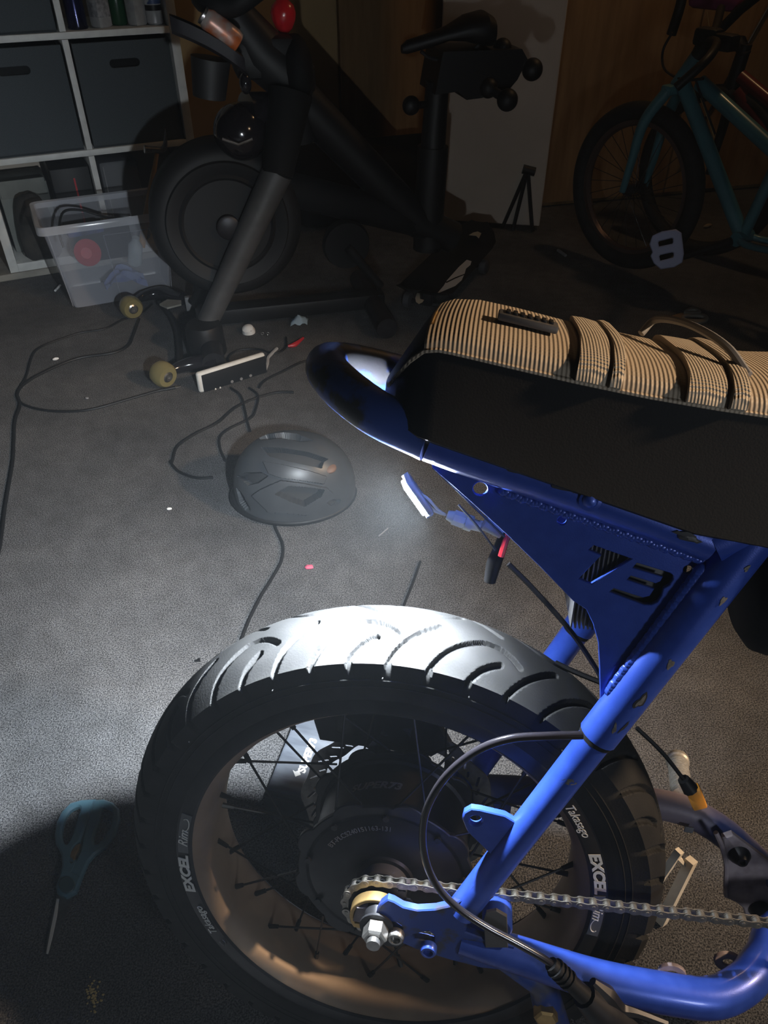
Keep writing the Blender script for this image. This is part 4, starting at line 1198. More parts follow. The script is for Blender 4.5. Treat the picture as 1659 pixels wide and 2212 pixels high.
def k_(px, py, y=0.0): return FK.at(px, py, y)


kb = thing('turquoise_bicycle', 'turquoise bicycle with lavender pedal standing at the brown wall', 'bicycle', KM)
KC = Vector((0, 0, .30))
tyk = obj('tyre', MB().tube([KC + Vector((.248 * math.cos(2 * PI * k / 72), 0, .248 * math.sin(2 * PI * k / 72))) for k in range(72)], .030, 12, closed=True), M_RUBBER, kb)
rmk = obj('rim', MB().lathe([(.222, .014), (.208, .014), (.202, 0), (.208, -.014), (.222, -.014)], KC, (0, 1, 0), 64, cap=False), pm('dull_rim', (.12, .08, .07), rough=.4, metal=.6), kb)
sp0 = None
for k in range(28):
    if sp0 is None:
        sp0 = o = obj('spoke', MB().tube([(.02, .02, 0), (.03, 0, .203)], .0012, 5), M_SPOKE, rmk)
    else:
        o = sp0.copy(); COL.objects.link(o); o.parent = rmk
    o.location = KC; o.rotation_euler = (0, 2 * PI * k / 28, 0)
    if k % 2: o.scale = (1, -1, 1)
obj('hub', MB().lathe([(.01, -.055), (.022, -.03), (.015, -.02), (.015, .02), (.022, .03), (.01, .055)], KC, (0, 1, 0), 20), M_BLACKMET, kb)
cr, hb_, ht = k_(1458, 192), k_(1478, 175), k_(1503, 128)
for s_ in (-1, 1):
    y_ = .058 * s_
    obj('fork_blade', MB().tube(catmull([Vector((cr.x, y_ * .6, cr.z)), Vector((cr.x - .05, y_, cr.z - .10)), Vector((.012, y_ * 1.05, .40)), Vector((-.002, y_ * 1.05, .30))], 6), [.019, .018, .014, .011], 14), M_TEALBIKE, kb)
obj('fork_crown', MB().box(cr + Vector((0, 0, .0)), (.04, .10, .03), .008), M_TEALBIKE, kb)
hdir = (ht - hb_).normalized()
obj('head_tube', MB().tube([cr + hdir * .01, ht + hdir * .01], .023, 16), M_TEALBIKE, kb)
bb = k_(1604, 513)
obj('down_tube', MB().tube([hb_ + Vector((-.01, 0, 0)), bb], .0235, 16), M_TEALBIKE, kb)
tt1 = k_(1665, 318); tt0 = k_(1512, 178)
obj('top_tube', MB().tube([tt0, tt1, tt1 + (tt1 - tt0) * .15], .0225, 16), M_TEALBIKE, kb)
stt = tt1 + (tt1 - tt0) * .13
obj('seat_tube', MB().tube([bb, stt, stt + (stt - bb) * .35], .018, 14), M_TEALBIKE, kb)
for s_ in (-1, 1):
    obj('chain_stay', MB().tube(catmull([bb + Vector((.01, .03 * s_, 0)), bb + Vector((.08, .045 * s_, .0)), Vector((.86, .06 * s_, .30))], 4), .011, 10), M_TEALBIKE, kb)
    obj('seat_stay', MB().tube([stt + Vector((0, .03 * s_, -.03)), Vector((.86, .06 * s_, .30))], .008, 8), M_TEALBIKE, kb)
obj('bottom_bracket', MB().lathe([(.022, -.035), (.022, .035)], bb, (0, 1, 0), 20), M_TEALBIKE, kb)
R2 = Vector((.86, 0, .30))
obj('tyre', MB().tube([R2 + Vector((.262 * math.cos(2 * PI * k / 64), 0, .262 * math.sin(2 * PI * k / 64))) for k in range(64)], .030, 12, closed=True), M_RUBBER, kb)
obj('stem', MB().box(k_(1530, 80), (.08, .05, .05), .012).tube([ht + hdir * .0, k_(1520, 95)], .022, 14).box(k_(1545, 88) + Vector((.02, 0, 0)), (.10, .05, .045), .01), M_BLACK, kb)
hbm = MB().tube(catmull([k_(1455, 70, .0) + Vector((0, .22, .05)), k_(1500, 78) + Vector((0, .10, .01)), k_(1530, 85), k_(1575, 90) + Vector((0, -.06, 0)), k_(1600, 110) + Vector((0, -.16, -.01)), k_(1570, 130) + Vector((0, -.22, -.05))], 5), .013, 12)
obj('handlebar', hbm, M_BLACK, kb)
cab = MB().tube(catmull([k_(1452, 70, .05), k_(1432, 110, .05), k_(1436, 150, .03), k_(1475, 172, -.03), k_(1520, 170, -.03)], 6), .004, 6)
cab.tube(catmull([k_(1502, 170, -.03), k_(1512, 200, -.03), k_(1545, 290, -.026)], 4), .003, 6)
obj('brake_cable', cab, M_BLACK, kb)
obj('tube_highlight', MB().tube([k_(1514, 212, -.026), k_(1534, 268, -.026), k_(1543, 298, -.026)], .0025, 6), M_BRASS, kb)  # golden highlight on the down tube, put in as a brass strip
cr0 = k_(1460, 540, -.14)
obj('crank_arm', MB().tube([bb + Vector((0, -.06, 0)), k_(1478, 555, -.09)], [.013, .010], 10), M_BLACK, kb)
# platform pedal facing the camera
pcx = KM @ k_(1440, 540, -.13); vd = (CAM - pcx).normalized(); rgt = Vector((1, 0, 0)); rgt = (rgt - vd * rgt.dot(vd)).normalized(); upv = vd.cross(rgt)
PDM = Matrix(((rgt.x, upv.x, vd.x, pcx.x), (rgt.y, upv.y, vd.y, pcx.y), (rgt.z, upv.z, vd.z, pcx.z), (0, 0, 0, 1)))
PDL = KM.inverted() @ PDM @ Matrix.Rotation(math.radians(9), 4, 'Z')
ou = [(-.040, -.034), (-.048, -.012), (-.042, 0), (-.050, .026), (-.040, .05), (-.012, .058), (.03, .058), (.045, .045), (.048, .01), (.05, -.02), (.044, -.045), (.02, -.056), (-.02, -.056)]
h1 = [(-.026, .012), (.020, .014), (.024, .020), (.024, .034), (.018, .038), (-.024, .034), (-.028, .028)]; h2 = [(-.024, -.034), (.020, -.030), (.024, -.024), (.024, -.012), (.018, -.007), (-.022, -.010), (-.027, -.016)]
v, f = plate(ou, [h1, h2], .016, .003)
obj('pedal', MB().add(v, f, PDL), M_LAV, kb, label='lavender plastic platform pedal')

# second bicycle, dark red, standing behind it
RM_ = yawM((1.25, 2.95, 0), -50); FR = Frame(RM_)


def r_(px, py, y=0.0): return FR.at(px, py, y)


rb = thing('red_bicycle', 'dark red bicycle mostly hidden behind the turquoise one', 'bicycle', RM_)
ra, rb2 = r_(1596, 195), r_(1690, 330)
obj('down_tube', MB().tube([ra, rb2, rb2 + (rb2 - ra) * 1.0], .028, 14), M_DRED, rb)
obj('top_tube', MB().tube([r_(1600, 165), r_(1690, 240), r_(1780, 300)], .022, 14), M_DRED, rb)
hd_ = r_(1590, 130)
obj('fork', MB().tube([hd_ + Vector((.02, 0, .05)), r_(1585, 175), r_(1572, 240), Vector((r_(1560, 260).x, 0, .30))], [.022, .024, .018, .012], 12), M_BLACK, rb)
obj('stem', MB().tube([r_(1530, 85), r_(1600, 95), r_(1608, 120)], [.02, .025, .022], 12), M_BLACK, rb)
obj('handlebar', MB().tube(catmull([r_(1450, 75), r_(1470, 10), r_(1478, -40)], 4), .018, 10), M_BLACK, rb)
obj('handlebar', MB().tube([r_(1560, 60), r_(1600, 20), r_(1650, -20)], .016, 10), M_BLACK, rb)
obj('handlebar_bag', MB().box(r_(1555, -6, .05), (.19, .10, .07), .02), pm('magenta_fabric', (.22, .03, .10), rough=.8), rb)
obj('cable', MB().tube([r_(1527, 25), r_(1532, 58)], .0018, 6), M_BRASS, rb)
fx = Vector((r_(1560, 260).x, 0, .30))
obj('tyre', MB().tube([fx + Vector((.27 * math.cos(2 * PI * k / 64), 0, .27 * math.sin(2 * PI * k / 64))) for k in range(64)], .026, 10, closed=True), M_RUBBER, rb)
rd = fx + Vector((.95, 0, 0))
obj('tyre', MB().tube([rd + Vector((.27 * math.cos(2 * PI * k / 64), 0, .27 * math.sin(2 * PI * k / 64))) for k in range(64)], .026, 10, closed=True), M_RUBBER, rb)
obj('chain_stay', MB().tube([rb2 + (rb2 - ra) * 1.0, rd], .014, 10), M_DRED, rb)
pA_, pB_ = WR @ Vector((1.05, -.25, .0)), WR @ Vector((1.25, -.06, 1.2))
pA_, pB_ = fl(1610, 480, 0) + Vector((.25, .6, 0)), Vector((0, 0, 0))
FW = Frame(WR)
a0_, a1_ = WR @ FW.at(1620, 85, -.03), WR @ FW.at(1668, 0, -.03)
pole = thing('metal_pole', 'thin silver pole leaning against the brown wall at the upper right', 'pole', Matrix.Translation(a0_))
dpl = (a1_ - a0_)
obj('pole_shaft', MB().tube([dpl * -.15, dpl * 1.6], .006, 10), M_STEEL, pole)
obj('pole_tip', MB().tube([dpl * -3.4, dpl * -.15], [.004, .006], 10), M_BLACK, pole)

# folded stand against the pale door
sd = thing('folded_stand', 'black folded A-shaped stand leaning at the corner of the pale door', 'stand', yawM(fl(1125, 497), -5)); FD = Frame(yawM(fl(1125, 497), -5))
tp_ = FD.at(1140, 365, .0)
for px, py, y_ in ((1085, 492, -.03), (1108, 497, -.06), (1150, 500, -.02), (1160, 478, .08)):
    e = FD.atz(px, py, .006); obj('leg', MB().tube([tp_, e], .008, 8), M_BLACK, sd)
obj('hinge', MB().tube([tp_ + Vector((-.02, 0, 0)), tp_ + Vector((.03, 0, -.01))], .018, 10), M_BLACK, sd)

# skateboard lying on the floor
ks0, ks1 = fl(890, 655, .09), fl(1034, 505, .09)
kd = ks1 - ks0; kl = kd.length
SKM = yawM(Vector((ks0.x, ks0.y, 0)), math.degrees(math.atan2(kd.y, kd.x))); FSK = Frame(SKM)
sk = thing('skateboard', 'black skateboard with white leaf graphic lying on the dark floor', 'skateboard', SKM)
m = MB(); secs = []
for u in np.linspace(0, 1, 17):
    hw_ = .095 * min(1, (max(0.02, math.sin(PI * min(max(u, .012), .988))) * 3.0) ** .5); zz = .09 + .05 * max(0, abs(u - .5) - .34) / .16
    secs.append([(u * kl, -hw_, zz), (u * kl, -hw_ * .5, zz - .004), (u * kl, hw_ * .5, zz - .004), (u * kl, hw_, zz), (u * kl, hw_ * .5, zz - .012), (u * kl, -hw_ * .5, zz - .012)])
m.loft(secs); obj('deck', m, M_MATTE, sk)
pts1 = [FSK.atz(850 + x / 6.38, 480 + y / 6.38, .092) for x, y in ((600, 985), (690, 880), (740, 800), (900, 620), (1010, 520), (1075, 540), (1060, 590), (1000, 640), (980, 710), (940, 800), (850, 880))]
obj('leaf_graphic', MB().prism(pts1, (0, 0, .0008)), pm('pale_print', (.60, .60, .62), rough=.6), sk)
pts2 = [FSK.atz(850 + x / 6.38, 480 + y / 6.38, .0932) for x, y in ((720, 826), (850, 762), (985, 712), (985, 722), (850, 778), (730, 838))]
obj('dark_line', MB().prism(pts2, (0, 0, .0008)), M_MATTE, sk)
for poly in (((300, 1050), (325, 975), (360, 970), (365, 1060), (420, 1075), (400, 1105), (350, 1130), (310, 1100)), ((1040, 180), (1100, 145), (1160, 132), (1210, 155), (1175, 225), (1140, 190))):
    p_ = [FSK.atz(850 + x / 6.38, 480 + y / 6.38, .118) for x, y in poly]
    obj('tip_graphic', MB().prism(p_, (0, 0, .0012)), pm('pale_tip', (.42, .40, .34), rough=.6), sk)
for u in (.22, .78):
    for s_ in (-1, 1): obj('wheel', MB().lathe([(.018, -.016), (.026, -.010), (.026, .010), (.018, .016)], (u * kl, .075 * s_, .027), (0, 1, 0), 20), M_DGREY, sk)
    obj('truck', MB().tube([(u * kl, -.07, .027), (u * kl, .07, .027)], .009, 8).box((u * kl, 0, .055), (.05, .04, .06), .008), M_BLACKMET, sk)

# ================================================================== helmet
HC = fl(632, 1040, .05)
HM = yawM(Vector((HC.x, HC.y, 0)), 2); FH = Frame(HM)
hel = thing('bike_helmet', 'dark grey vented bicycle helmet sitting on the floor', 'helmet', HM)


def helmet_mesh():
    NU, NV = 420, 170
    az = np.linspace(0, 2 * PI, NU, endpoint=False); el = np.linspace(0, 1, NV)
    A, E = np.meshgrid(az, el, indexing='ij')
    rr = np.sin(E * PI / 2) ** .9
    X = .150 * np.cos(A) * rr * np.where(np.cos(A) > 0, .98, .92); Y = .107 * np.sin(A) * rr
    Zt = .155 * np.cos(E * PI / 2) ** .72 + .016
    # vent outlines were read off the photograph; the shell points that they cover become the recesses
    W = np.stack([X, Y, Zt, np.ones_like(X)], -1) @ np.array(HM).T
    dw = W[..., :3] - np.array(CAM)
    dz_ = dw[..., 1] * _c - dw[..., 2] * _s
    U = ((CXP + F_PX * dw[..., 0] / dz_) - 470) * 5.027; Vv = ((CYP - F_PX * (dw[..., 1] * _s + dw[..., 2] * _c) / dz_) - 900) * 5.027
    n0 = np.stack([X / .15 ** 2, Y / .107 ** 2, (Zt - .016) / .155 ** 2], -1) @ np.array(HM.to_3x3()).T
    front = (n0 * -dw).sum(-1) > 0
    vents = [([(470, 330), (700, 340), (900, 372), (980, 385), (1200, 460), (1150, 495), (1130, 560), (1000, 530), (760, 480), (560, 430)], .034),
             ([(630, 830), (780, 750), (980, 765), (1150, 790), (1110, 860), (940, 960), (800, 910)], .034),
             ([(210, 650), (300, 610), (470, 605), (545, 645), (440, 720), (330, 745), (270, 690)], .030),
             ([(200, 770), (255, 820), (350, 990), (360, 1035), (300, 1010), (240, 930)], .022),
             ([(430, 215), (550, 190), (720, 170), (860, 185), (1040, 260), (900, 275), (700, 235), (480, 255)], .026),
             ([(1180, 930), (1250, 900), (1340, 905), (1320, 940), (1240, 970)], .016)]
    ridge = [(380, 850), (480, 780), (690, 690), (900, 715), (1180, 770), (1250, 830), (1150, 960), (1100, 1020), (960, 1060), (780, 1040), (560, 1030)]
    ridge2 = [(500, 490), (700, 520), (1000, 590), (1180, 650), (1150, 730), (900, 690), (690, 665), (560, 620)]

    def inside_(poly):
        c = np.zeros(X.shape, bool); n = len(poly); j = n - 1
        for i in range(n):
            xi, yi, xj, yj = *poly[i], *poly[j]
            cond = ((yi > Vv) != (yj > Vv)) & (U < (xj - xi) * (Vv - yi) / (yj - yi + 1e-12) + xi)
            c ^= cond; j = i
        return c & front
    dep = np.zeros(X.shape)
    dep = np.where(inside_(ridge) | inside_(ridge2), -.007, dep); ven = np.zeros(X.shape, bool)
    for poly, d in vents:
        q = inside_(poly); dep = np.where(q, d * .62, dep); ven |= q
    nx, ny, nz = X / .15 ** 2, Y / .107 ** 2, (Zt - .016) / .155 ** 2
    ln = np.sqrt(nx ** 2 + ny ** 2 + nz ** 2) + 1e-9
    X2, Y2, Z2 = X - dep * nx / ln, Y - dep * ny / ln, Zt - dep * nz / ln
    skirt = .012 * np.cos(2 * A)
    Z2 = np.where(E > .97, Z2 + skirt * 0, Z2)
    V = np.stack([X2, Y2, Z2], -1).reshape(-1, 3); F = []; F2 = []
    for i in range(NU):
        j = (i + 1) % NU
        for k in range(NV - 1):
            q = (i * NV + k, j * NV + k, j * NV + k + 1, i * NV + k + 1)
            (F2 if (ven[i, k] and ven[j, k] and ven[i, k + 1] and ven[j, k + 1]) else F).append(q)
    out = []
    for FF in (F, F2):
        used = sorted({i for f in FF for i in f}); ix = {u: n for n, u in enumerate(used)}
        m = MB(); m.v = [Vector(V[u]) for u in used]; m.f = [tuple(ix[i] for i in f) for f in FF]; out.append(m)
    return out


hm0, hm1 = helmet_mesh()
obj('vent_recess', hm1, pm('vent_foam', (.022, .023, .025), rough=.8), hel)
obj('helmet_shell', hm0, pm('helmet_shell', (.045, .049, .054), (.034, .037, .042), 14, rough=.38, spec=.4), hel, sharp=45)
obj('helmet_edge', MB().tube([(.143 * math.cos(t), .102 * math.sin(t), .012 + .004 * math.cos(2 * t)) for t in np.linspace(0, 2 * PI, 49)[:-1]], .007, 10, closed=True), M_BLACK, hel)
obj('rear_light_pad', MB().ell(FH.atz(712, 1010, .12), (.016, .02, .010), 14, 8), pm('brown_pad', (.16, .09, .06), rough=.6), hel)

# ================================================================== power strip
ps0, ps1 = fl(437, 850), fl(574, 806); pd_ = ps1 - ps0
PM = yawM(ps0, math.degrees(math.atan2(pd_.y, pd_.x))); FP = Frame(PM); pl_ = pd_.length
strip = thing('power_strip', 'white and black power strip standing on edge on the floor', 'power strip', PM)
obj('strip_case', MB().box((pl_ / 2, .010, .032), (pl_ + .012, .018, .064), .008, seg=3), M_WHITE, strip)
obj('socket_face', MB().box((pl_ / 2 + .005, -.0003, .029), (pl_ - .002, .004, .054), .0015), M_BLACK, strip)
for px, py in ((466, 842), (476, 839)): obj('switch', MB().ell(FP.at(px, py, -.002), (.003, .002, .006), 10, 8), M_WHITE, strip)
for px, py in ((501, 824), (521, 818), (541, 811)): obj('socket', MB().lathe([(.0045, 0), (.0045, .002), (.003, .002), (.003, .0005), (.0005, .0005)], FP.at(px, py, -.002), (0, -1, 0), 14), M_MGREY, strip)

# ================================================================== cables on the floor
def px1(l): return [(x / 2.127, 560 + y / 2.127) for x, y in l]
def px2(l): return [(340 + x / 2.183, 860 + y / 2.183) for x, y in l]
def px3(l): return [(490 + x / 6.636, 620 + y / 6.636) for x, y in l]


def cable(pxl, r, lab, z=None, plug=None, name='cable'):
    zz = r + .0005 if z is None else z
    P = [fl(x, y, zz) for x, y in pxl]
    base = Vector((P[0].x, P[0].y, 0)); t = thing(name, lab, 'cable', Matrix.Translation(base), 'cables on the dark floor')
    Q = [p - base for p in P]
    obj('cord', MB().tube(catmull(Q, 6), r * 1.12, 8), M_BLACK, t)
    if plug:
        e, d = Q[-1], (Q[-1] - Q[-2]).normalized()
        obj('plug_grip', MB().tube([e - d * .005, e + d * .022], .0045, 8), M_BLACK, t)
        obj('plug_tip', MB().box((0, 0, 0), (.016, .009, .004), .0005, M=Matrix.Translation(e + d * .03) @ d.to_track_quat('X', 'Z').to_matrix().to_4x4()), M_STEEL, t)
    return t


cable(px1([(640, 275), (612, 350), (590, 395), (520, 430), (360, 455), (220, 510), (115, 570), (80, 620), (92, 670), (70, 740), (64, 840), (58, 936)]) + [(12, 1090), (0, 1180), (-20, 1260)], .0036, 'black cable running from the amber wheel down the left edge of the floor')
cable(px1([(80, 625), (105, 665), (200, 693), (330, 699), (440, 685), (600, 640), (720, 606), (770, 596)]), .0032, 'black cable in a wide loop with a silver plug end below the amber wheel', plug=True, name='plug_cable')
cable(px1([(700, 205), (650, 245), (560, 280), (480, 320), (370, 338), (270, 370), (190, 402), (150, 440), (120, 540), (95, 580)]), .0026, 'thin black cable arching nearest the shelf')
cable(px1([(1060, 590), (1105, 625), (1125, 690), (1135, 740), (1150, 790)]), .003, 'short black cable from the power strip sockets to the helmet')
cable(px1([(1145, 590), (1185, 625), (1175, 690), (1150, 730), (1050, 780), (1010, 820), (1012, 870), (1035, 925)]), .003, 'black cable from the right end of the power strip to the helmet side')
cable(px1([(1350, 611), (1270, 612), (1170, 640), (1080, 682), (1000, 750), (900, 800), (815, 860), (792, 930)]) + px2([(62, 300), (100, 345), (180, 375), (262, 374)]), .0032, 'black cable in a tall loop left of the helmet', name='loop_cable')
cable(px2([(545, 575), (560, 620), (590, 690), (585, 765), (540, 850), (490, 930), (430, 1050), (390, 1160), (380, 1230)]), .0032, 'black cable from beneath the helmet down to the fat tyre')
cable(px1([(1440, 460), (1380, 475), (1310, 510), (1220, 555), (1190, 590)]), .003, 'black cable from the blue hoop to the power strip')
cable(px3([(850, 720), (850, 850), (760, 930), (640, 945), (450, 890), (200, 900), (60, 960), (20, 1040), (90, 1120)]), .0028, 'black cable looping behind the power strip')
cable(px2([(1240, 770), (1205, 870), (1165, 970), (1150, 1020)]), .0026, 'faint black cable on the floor just above the tyre')
m = MB().tube(catmull([fl(x, y, .006) for x, y in px3([(720, 880), (640, 960), (590, 1020), (580, 1100), (550, 1190)])], 5), .005, 6)
solo('pale_strap', m, pm('pale_strap', (.35, .36, .38), rough=.8), fl(580, 780), 'twisted pale strap behind the power strip', 'strap')

# ================================================================== scissors in the foreground
def s4(l): return [(x / 3.935, 1650 + y / 3.935) for x, y in l]


S0 = fl(165, 1905); SM = Matrix.Translation(S0)
sci = thing('scissors', 'teal-handled scissors lying on the dark floor beside the tyre', 'scissors', SM)


def fplate(pxl, holes, z, th, bev, mat, name, parent, base):
    o2 = [(lambda q: (q.x - base.x, q.y - base.y))(fl(x, y, z)) for x, y in pxl]; h2_ = [[(lambda q: (q.x - base.x, q.y - base.y))(fl(x, y, z)) for x, y in h] for h in holes]
    v, f = plate(o2, h2_, th, bev, lambda p: (p.x, p.y, z + p.z)); return obj(name, MB().add(v, f), mat, parent)


def sm(l, n=4):
    return [(p.x, p.y) for p in catmull([(x, y, 0) for x, y in l], n, closed=True)]


hA = s4([(800, 325), (700, 330), (610, 355), (545, 420), (505, 500), (488, 600), (495, 680), (545, 780), (550, 880), (525, 970), (497, 1050), (510, 1100), (570, 1125), (640, 1090), (680, 980), (608, 937), (648, 850), (602, 800), (616, 725), (670, 668), (713, 560), (753, 450), (790, 370)])
hAh = sm(s4([(690, 365), (640, 372), (575, 420), (530, 520), (515, 620), (540, 700), (590, 700), (640, 600), (680, 480), (705, 400)]), 3)
hB = s4([(806, 330), (880, 325), (950, 350), (1000, 400), (1005, 480), (970, 600), (900, 700), (800, 770), (740, 840), (700, 930), (684, 970), (620, 932), (656, 852), (700, 760), (718, 680), (742, 560), (782, 440), (806, 370)])
hBh = sm(s4([(880, 365), (940, 378), (975, 430), (960, 530), (900, 640), (840, 705), (790, 700), (790, 620), (830, 500), (855, 400)]), 3)
fplate(hA, [hAh], .008, .012, .0028, M_TEAL, 'handle', sci, S0)
fplate(hB, [hBh], .008, .011, .0028, M_TEAL, 'handle', sci, S0)
piv = [(570 + 62 * math.cos(t), 1030 + 62 * math.sin(t)) for t in np.linspace(0, 2 * PI, 25)[:-1]]
fplate(s4(piv), [], .0155, .003, .001, pm('dark_teal', (.05, .10, .12), rough=.5), 'pivot_cap', sci, S0)
fplate(s4([(490, 1095), (628, 1095), (600, 1180), (540, 1340), (470, 1490), (405, 1620), (388, 1612), (405, 1480), (440, 1320), (475, 1170)]), [], .004, .0022, .0004, M_STEEL, 'blade', sci, S0)
fplate(s4([(482, 1148), (500, 1150), (482, 1300), (445, 1470), (408, 1615), (394, 1612), (425, 1440), (458, 1280)]), [], .0056, .0012, .0003, M_PRINT, 'blade_bevel', sci, S0)  # white colour stands in for the bright reflection along the bevel
fplate(s4([(650, 705), (612, 760), (596, 840), (616, 870), (632, 850), (640, 790), (668, 740), (680, 690)]), [], .010, .008, .0008, M_BRASS, 'nut_gripper', sci, S0)

# small pale scissors far right
T0 = fl(1485, 690); sc2 = thing('scissors', 'small pale-handled scissors on the floor under the turquoise bicycle', 'scissors', Matrix.Translation(T0))


def s5(l): return [(1380 + x / 7.54, 620 + y / 7.54) for x, y in l]


mpl = pm('pale_handle', (.20, .19, .17), rough=.5)
fplate(sm(s5([(740, 420), (820, 355), (920, 360), (1000, 400), (980, 430), (860, 440)]), 3), [sm(s5([(770, 412), (830, 380), (910, 382), (950, 400), (860, 420)]), 3)], .007, .010, .002, mpl, 'handle', sc2, T0)
fplate(sm(s5([(720, 470), (860, 450), (1040, 455), (1120, 500), (1090, 560), (920, 600), (780, 580), (700, 540)]), 3), [sm(s5([(740, 490), (860, 472), (1020, 478), (1080, 505), (1040, 540), (880, 545), (760, 530)]), 3)], .007, .010, .002, mpl, 'handle', sc2, T0)
fplate(s5([(480, 490), (690, 425), (735, 430), (690, 540), (520, 540)]), [], .004, .003, .0005, pm('tan_blade', (.34, .22, .13), rough=.4, metal=.4), 'blade', sc2, T0)

# ================================================================== printed case on the floor behind the wheel
z_ = .075


def cz(px, py, z=z_): return fl(px, py, z)


cA, cB = cz(575, 1704), cz(628, 1574); cC = cz(690, 1672)
ev = (cB - cA); ev.z = 0; el_ = ev.normalized(); pr = Vector((el_.y, -el_.x, 0))
CMt = Matrix(((pr.x, el_.x, 0, cA.x), (pr.y, el_.y, 0, cA.y), (0, 0, 1, 0), (0, 0, 0, 1))); FCs = Frame(CMt)
case = thing('battery_case', 'grey scuffed case with SUPER73 print lying on the floor behind the fat tyre', 'case', CMt)
mcs = pm('scuffed_grey_shell', (.075, .085, .105), (.125, .14, .165), 18, rough=.5, bump=.15, bscale=90, stretch=(1, 5, 1))
cs = MB().prism([(0, 0, 0), (.26, -.03, 0), (.26, .17, 0), (0, .17, 0)], (0, 0, .0005))
cs = MB(); cs.loft([[(-.004, -.004, .0), (.15, -.004, 0), (.15, .20, 0), (-.004, .20, 0)], [(-.006, -.006, .03), (.152, -.006, .03), (.152, .202, .03), (-.006, .202, .03)], [(0, 0, z_ - .003), (.146, 0, z_ - .003), (.146, .196, z_ - .003), (0, .196, z_ - .003)], [(.004, .004, z_), (.142, .004, z_), (.142, .192, z_), (.004, .192, z_)]])
obj('case_shell', cs, mcs, case)
obj('case_band', MB().box((.073, -.001, z_ * .8), (.154, .006, .008), .001), M_DGREY, case)
t0 = FCs.atz(652, 1668, z_); t1 = FCs.atz(678, 1598, z_); dt = (t1 - t0); ang = math.atan2(dt.y, dt.x); mid_ = (t0 + t1) / 2
v, f = text('SUPER73', .020, .0006, .1, None, bold=.0008, sx=1)
wtx = max(p.x for p in v) - min(p.x for p in v); k__ = dt.length / wtx * 1.05
TT = Matrix.Translation((mid_.x, mid_.y, z_ + .0006)) @ Matrix.Rotation(ang, 4, 'Z') @ Matrix.Scale(k__, 4)
obj('lettering', MB().add(v, f, TT), M_PRINT, case, smooth=False)
lg = [FCs.atz(540 + x / 7.54, 1540 + y / 7.54, z_) for x, y in ((697, 935), (740, 960), (800, 938), (828, 1010), (740, 1042))]
obj('emblem', MB().prism([p + Vector((0, 0, .0004)) for p in lg], (0, 0, .0006)), M_PRINT, case)

# ================================================================== small litter
def bit(px, py, r, mat, lab, name, cat, sq=(1, .6, .5), rot=0.0, group=None):
    p = fl(px, py); m = MB().ell((0, 0, r * sq[2]), (r * sq[0], r * sq[1], r * sq[2]), 10, 6)
    for i, q in enumerate(m.v):
        k = 1 + .18 * math.sin(7 * q.x / r + 5 * q.y / r + px); m.v[i] = Vector((q.x * k, q.y * k, q.z))
    R = Matrix.Rotation(rot, 4, 'Z'); m.v = [R @ q for q in m.v]
    o = obj(name, m, mat); o.location = p; tag(o, lab, cat, group); return o


M_SCRAP = pm('white_scrap', (.75, .75, .74), rough=.6)
m = MB().tube([fl(119, 628, .004), fl(130, 616, .004)], .004, 8); solo('white_stub', m, M_SCRAP, fl(124, 622), 'short white stub on the floor left of the clear tub', 'scrap')
bit(121, 778, .009, M_SCRAP, 'white crumb inside the cable loop on the left', 'paper_crumb', 'crumb', (1, .5, .5), .5)
bit(366, 1101, .006, M_SCRAP, 'white crumb alone on the floor left of the helmet', 'paper_crumb', 'crumb')
bit(188, 862, .006, M_MGREY, 'grey crumb just inside the wide plug cable loop', 'paper_crumb', 'crumb')
bit(632, 1132, .005, pm('cream_scrap', (.8, .76, .5), rough=.6), 'round cream bead on the floor below the helmet', 'bead', 'bead', (1, 1, .8))
bit(668, 1228, .009, pm('pink_scrap', (.65, .12, .20), rough=.6), 'pink petal-like scrap between helmet and tyre', 'pink_scrap', 'scrap', (1, .7, .5))
m = MB().tube([fl(818, 1158, .003), fl(838, 1141, .003)], .0016, 6); solo('plastic_tie', m, M_MGREY, fl(828, 1150), 'short grey tie end under the glowing lamp', 'cable tie')
m = MB().tube([fl(420, 1428, .003), fl(432, 1425, .005)], [.001, .004], 6); solo('dark_chip', m, M_BLACK, fl(426, 1427), 'small dark chip on the pale lit floor above the tyre', 'chip')
m = MB().tube([fl(176, 1985 - 255, .003), fl(206, 1730, .003), fl(215, 1725, .006)], .0016, 6); solo('wire_snip', m, M_STEEL, fl(206, 1730), 'tiny bright wire snip at the top of the teal scissors', 'wire')
m = MB()
for k in range(60):
    px, py = 200 + random.gauss(0, 7), 2150 + random.gauss(0, 16); p = fl(px, py); r = random.uniform(.001, .0022); m.ell(p + Vector((0, 0, r * .5)), (r, r * .8, r * .6), 6, 4)
solo('sawdust', m, pm('sawdust', (.55, .42, .18), rough=.9), fl(200, 2150), 'sprinkle of yellow sawdust on the dark floor at the bottom left', 'sawdust', stuff=True)
p = fl(538, 718, .0)
cap = thing('white_dome', 'white domed cap with two dots on the floor by the exercise bike', 'cap', Matrix.Translation(p))
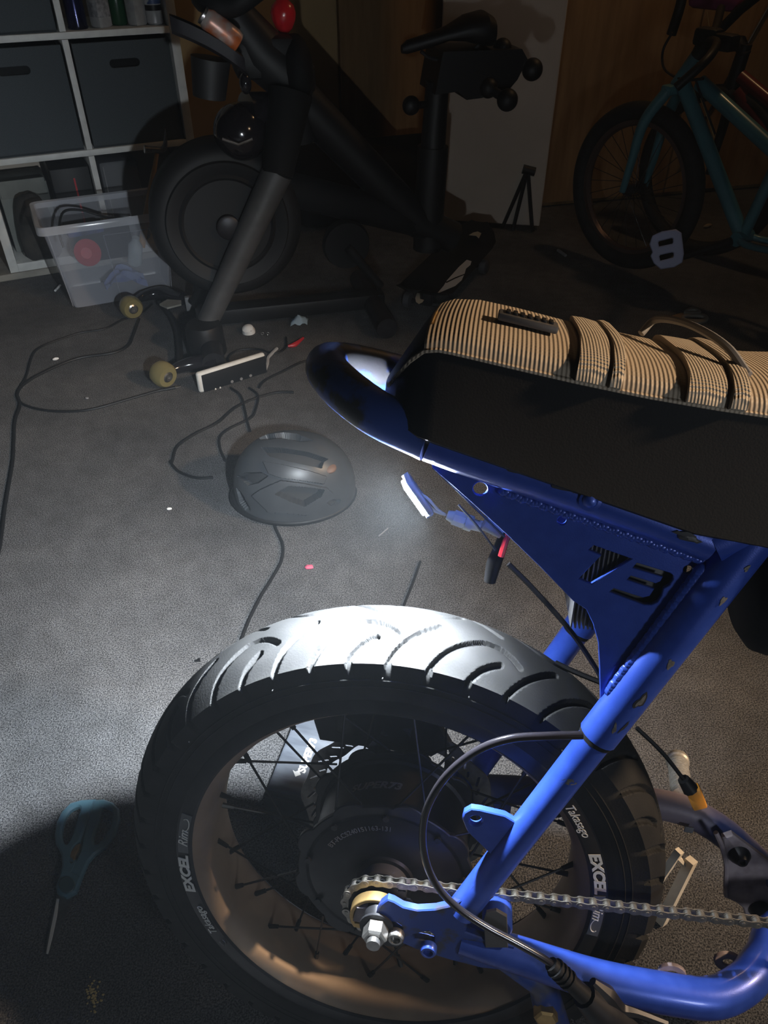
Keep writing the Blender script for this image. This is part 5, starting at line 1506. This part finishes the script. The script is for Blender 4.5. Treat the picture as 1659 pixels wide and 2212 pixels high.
obj('cap_dome', MB().lathe([(.021, 0), (.022, .006), (.018, .020), (.008, .027), (.001, .028)], (0, 0, 0), (-.1, -.35, .9), 26), M_SCRAP, cap)
for dx in (-.004, .010): obj('cap_dot', MB().ell((dx, -.019, .014), (.0018, .0018, .0018), 8, 6), M_MGREY, cap)
for px, lab in ((567, 'left of two tiny silver rings beside the white cap'), (579, 'right of two tiny silver rings beside the white cap')):
    c = fl(px, 721, .005); solo('metal_ring', MB().tube([c + Vector((.0042 * math.cos(t), -.001, .0042 * math.sin(t) + .001)) for t in np.linspace(0, 2 * PI, 17)[:-1]], .0012, 6, closed=True), M_STEEL, c - Vector((0, 0, .005)), lab, 'ring')
c = fl(645, 700, 0); m = MB(); secs = []
for u in np.linspace(0, 1, 8): secs.append([(c.x - .025 + .055 * u, c.y - .022 + .045 * v_ + .01 * u, .002 + .022 * math.sin(PI * u) * math.sin(PI * v_) + .008 * math.sin(6 * u + 4 * v_) ** 2) for v_ in np.linspace(0, 1, 7)])
m.loft(secs, closed_sec=False, cap=False); solo('blue_rag', m, pm('pale_blue_rag', (.30, .40, .48), rough=.85), c, 'crumpled pale blue rag behind the blue tail hoop', 'rag')
m = MB().tube(catmull([fl(622, 748, .007), fl(637, 744, .008), fl(655, 730, .008)], 5), [.004, .008, .004], 8); solo('red_strap', m, M_RED, fl(637, 744), 'short red strap piece on the base of the exercise bike', 'strap')
for a_, lab in (((562, 658, 580, 678), 'longer pale blue sliver in the dark behind the white cap'), ((583, 659, 597, 672), 'shorter grey sliver in the dark behind the white cap')):
    m = MB().tube([fl(a_[0], a_[1], .005), fl(a_[2], a_[3], .005)], [.004, .005], 6); solo('plastic_sliver', m, M_MGREY, fl(a_[0], a_[1]), lab, 'sliver')
m = MB().tube([fl(1205, 540, .006), fl(1222, 552, .006)], .006, 6); solo('grey_stub', m, M_MGREY, fl(1213, 546), 'faint grey stub on the floor left of the turquoise bicycle', 'scrap')
bit(1528, 492, .022, pm('tan_scrap', (.30, .24, .16), rough=.7), 'tan scrap on the floor behind the turquoise bicycle frame', 'tan_scrap', 'scrap', (1, .4, .4), .5)
